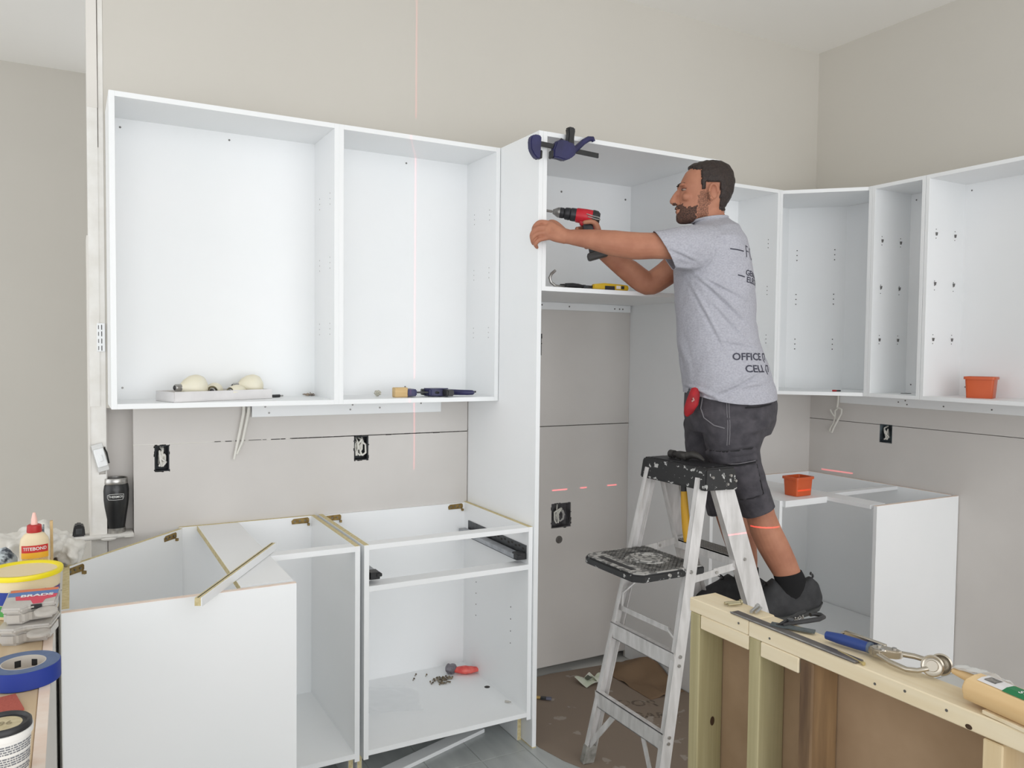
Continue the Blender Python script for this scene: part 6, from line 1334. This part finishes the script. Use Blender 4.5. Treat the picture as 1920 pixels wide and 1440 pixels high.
# wooden hand tool with labels, bottom right
t = thing('wooden_tool_handle', 'rounded pale wooden tool with green label at the right end of the stud wall', 'tool', (-0.040, -2.40, zp), math.radians(-97))
WTOOL = wood('smooth_beech', (226, 196, 148), (208, 172, 120), scale=6, stretch=(0.06, 1, 1), rough=0.45)
mb = MB(); mb.prism([(-0.036, 0.012), (-0.040, 0.032), (-0.031, 0.049), (-0.008, 0.055), (0.010, 0.055), (0.031, 0.049), (0.040, 0.032), (0.036, 0.012), (0.024, 0.008), (-0.024, 0.008)], -0.02, 0.40, axis='x')
bmesh.ops.bevel(mb.b, geom=[e for e in mb.b.edges if abs(e.verts[0].co.x - e.verts[1].co.x) < 1e-6], offset=0.008, segments=3, affect='EDGES'); obj('handle_body', mb, WTOOL, t, smooth=65)
mb = MB(); mb.box(0.03, 0.40, -0.040, -0.012, 0.0004, 0.008, bev=0.001); obj('base_slat', mb, PINE, t)
def top(x, y): 
    h = 0.0523 if abs(y) < 0.001 else 0.0523 - abs(y) * 0.25 - 0.0
    return Vector((x, y, 0.0565 - max(0, abs(y) - 0.010) * 0.30))
def lblp(x0, x1, y0, y1, m, n, off=0.0):
    mb = MB(); mb.grid(lambda u, v: top(x0 + (x1 - x0) * u, y0 + (y1 - y0) * v) + Vector((0, 0, off)), 4, 8); return obj(n, mb, m, t)
lblp(0.004, 0.062, -0.022, 0.014, CARD, 'white_label'); lblp(0.012, 0.036, -0.014, 0.008, mat('dark_grey_label', (84, 82, 80), rough=0.6, c2=(150, 146, 140), scale=120), 'label_picture', 0.0004); gl = lblp(0.056, 0.20, -0.024, 0.014, mat('green_paper_label', (22, 118, 70), rough=0.5), 'green_label', 0.0004)
obj('lettering', text_mb('SWISS', 0.017, lambda x, y: top(0.078 + x, y - 0.006) + Vector((0, 0, 0.001)), align='LEFT', bold=0.0004), WHITEINK, t)
mb = MB(); vs = mb.grid(lambda u, v: Vector((-0.075 + 0.14 * u, 0.006 + 0.036 * v, 0.047 + 0.012 * math.sin(PI * u) + 0.006 * noise.noise((u * 9, v * 7, 3)) - 0.016 * abs(v - 0.4))), 22, 12); obj('torn_wrap', mb, mat('shiny_clear_wrap', (232, 232, 230), rough=0.15, trans=0.5), t, smooth=60)
mb = MB(); mb.tube([(-0.075, 0.012, 0.036), (-0.045, 0.013, 0.035), (-0.012, 0.014, 0.034)], [0.006, 0.009, 0.011], n=12); obj('round_stem', mb, WTOOL, t, smooth=50)
# hammer hung through the ladder cap
t = thing('hammer', 'yellow handled hammer hanging through the top cap of the ladder', 'hammer', (0.425, -0.985, 0.0))
mb = MB(); mb.tube([(0, 0.0, 1.19), (0.001, 0.0, 1.12), (0.002, -0.004, 1.05)], [0.010, 0.010, 0.011], n=10); obj('neck', mb, BLACKP, t, smooth=50)
mb = MB(); mb.tube([(0.002, -0.004, 1.058), (0.002, -0.010, 1.0), (0.003, -0.020, 0.92), (0.004, -0.028, 0.872)], [0.0115, 0.0145, 0.0155, 0.0145], n=12); obj('grip', mb, mat('mustard_yellow_rubber', (206, 156, 34), rough=0.5), t, smooth=50)
HH = mat('worn_dark_iron', (74, 72, 70), rough=0.5, metal=0.5, c2=(58, 56, 55), scale=40)
mb = MB(); mb.cyl((0, 0.075, 1.192), (0, 0.050, 1.192), 0.015, n=18); mb.cyl((0, 0.052, 1.192), (0, 0.030, 1.192), 0.010, n=14); mb.box(-0.013, 0.013, -0.026, 0.032, 1.178, 1.207, bev=0.005)
mb.tube([(0, -0.024, 1.195), (0.003, -0.055, 1.203), (0.006, -0.085, 1.196), (0.008, -0.105, 1.186)], [0.0145, 0.014, 0.010, 0.005], n=10); obj('hammer_head', mb, HH, t, smooth=45)
# ================================================================ what the man holds
t = thing('power_drill', 'red and black cordless drill in the right hand of the man', 'drill', (0.692, -0.962, 0), math.radians(148))
DR0, DR1 = Vector((0.7559, -0.0600, 2.1466)), Vector((0.5310, -0.0600, 2.1129)); ax = (DR1 - DR0).normalized(); MD = Matrix.Translation(DR0) @ rotm((0, 0, 1), ax); LD = (DR1 - DR0).length
mb = MB(); mb.lathe([(0.0001, 0), (0.0045, 0.0), (0.0056, 0.004), (0.0056, 0.036), (0.003, 0.037), (0.003, 0.046), (0.0001, 0.046)], n=8, M=MD); obj('drill_bit', mb, STEEL, t)
mb = MB(); mb.lathe([(0.0001, 0.038), (0.009, 0.038), (0.0175, 0.054), (0.0205, 0.060), (0.0205, 0.068), (0.0001, 0.068)], n=28, M=MD); obj('chuck_nose', mb, STEEL, t, smooth=40)
mb = MB(); mb.lathe([(0.0200, 0.066), (0.0212, 0.068), (0.0212, 0.082), (0.0185, 0.084), (0.021, 0.086), (0.024, 0.090), (0.025, 0.106), (0.0225, 0.109), (0.0255, 0.111), (0.0265, 0.118), (0.0265, 0.140), (0.0001, 0.140)], n=32, M=MD); obj('chuck_collar', mb, mat('black_grey_drill', (52, 52, 56), rough=0.35, metal=0.3), t, smooth=35)
REDP = mat('drill_red_plastic', (190, 28, 44), rough=0.38)
def frame(a, b_):
    a, b_ = Vector(a), Vector(b_); z = (b_ - a).normalized(); y = Vector((0, 1, 0)); x = y.cross(z).normalized(); y = z.cross(x)
    return Matrix.Translation(a) @ Matrix((x, y, z)).transposed().to_4x4()
mb = MB(); mb.lathe([(0.0265, 0.132), (0.029, 0.136), (0.030, 0.170), (0.029, 0.205), (0.025, LD - 0.006), (0.018, LD), (0.0001, LD)], n=28, M=MD); hs = obj('motor_housing', mb, REDP, t, smooth=40)
mb = MB(); mb.lathe([(0.0305, 0.198), (0.0308, 0.204), (0.0285, LD - 0.008), (0.02, LD + 0.001), (0.0001, LD + 0.001)], n=28, M=MD); obj('rear_vent', mb, BLACKP, hs, smooth=40)
H0, H1 = Vector((0.5865, -0.0600, 2.1171)), Vector((0.5459, -0.0600, 1.9725)); MH = frame(H0, H1); LH = (H1 - H0).length
mb = MB(); mb.box(-0.021, 0.021, -0.0155, 0.0155, 0.0, LH, bev=0.008, M=MH, seg=2); obj('handle', mb, BLACKP, t, smooth=40)
mb = MB(); mb.box(-0.030, 0.024, -0.018, 0.018, -0.004, 0.030, bev=0.010, M=MH, seg=2); mb.box(0.016, 0.030, -0.013, 0.013, 0.02, 0.06, bev=0.006, M=MH, seg=2); obj('grip_shell', mb, REDP, hs, smooth=40)
mb = MB(); mb.box(0.020, 0.034, -0.008, 0.008, 0.022, 0.050, bev=0.004, M=MH, seg=2); obj('trigger', mb, BLACKP, t, smooth=40)
mb = MB(); mb.box(-0.034, 0.050, -0.030, 0.030, LH - 0.008, LH + 0.022, bev=0.009, M=MH, seg=2); bt_ = obj('battery', mb, mat('dark_grey_battery', (58, 56, 56), rough=0.5), t, smooth=40)
mb = MB(); mb.tube([Vector((0.5835, -0.0280, 2.1265)), Vector((0.5582, -0.0240, 2.1175)), Vector((0.5329, -0.0240, 2.1112)), Vector((0.5284, -0.0260, 2.1031)), Vector((0.5453, -0.0270, 2.1054)), Vector((0.5791, -0.0300, 2.1163))], 0.0022, n=8); obj('belt_hook', mb, STEEL, t, smooth=50)
t = thing('tape_pouch', 'red cloth pouch sticking out of the front pocket of the man', 'pouch', (0.692, -0.962, 0), math.radians(148))
mb = MB(); mb.tube([(0.1729, 0.1400, 1.4396), (0.1766, 0.1520, 1.4221), (0.1847, 0.1570, 1.3922), (0.1965, 0.1480, 1.3612), (0.2032, 0.1420, 1.3445)], [0.015, 0.021, 0.024, 0.019, 0.008], n=14)
for v in mb.b.verts: v.co += Vector((0, 0, 1)) * 0.004 * noise.noise(v.co * 60)
pc = obj('pouch_cloth', mb, mat('red_cloth', (168, 28, 36), rough=0.7, c2=(140, 22, 30), scale=30), t, smooth=60)
mb = MB()
for q in ((1301,748), (1292,762)): pass
mb.tube([(0.1877, 0.1840, 1.4117), (0.1838, 0.1850, 1.4039), (0.1917, 0.1860, 1.3979)], 0.0035, n=8); obj('brass_snap', mb, mat('grey_scratches', (170, 130, 124), rough=0.6), pc, smooth=50)
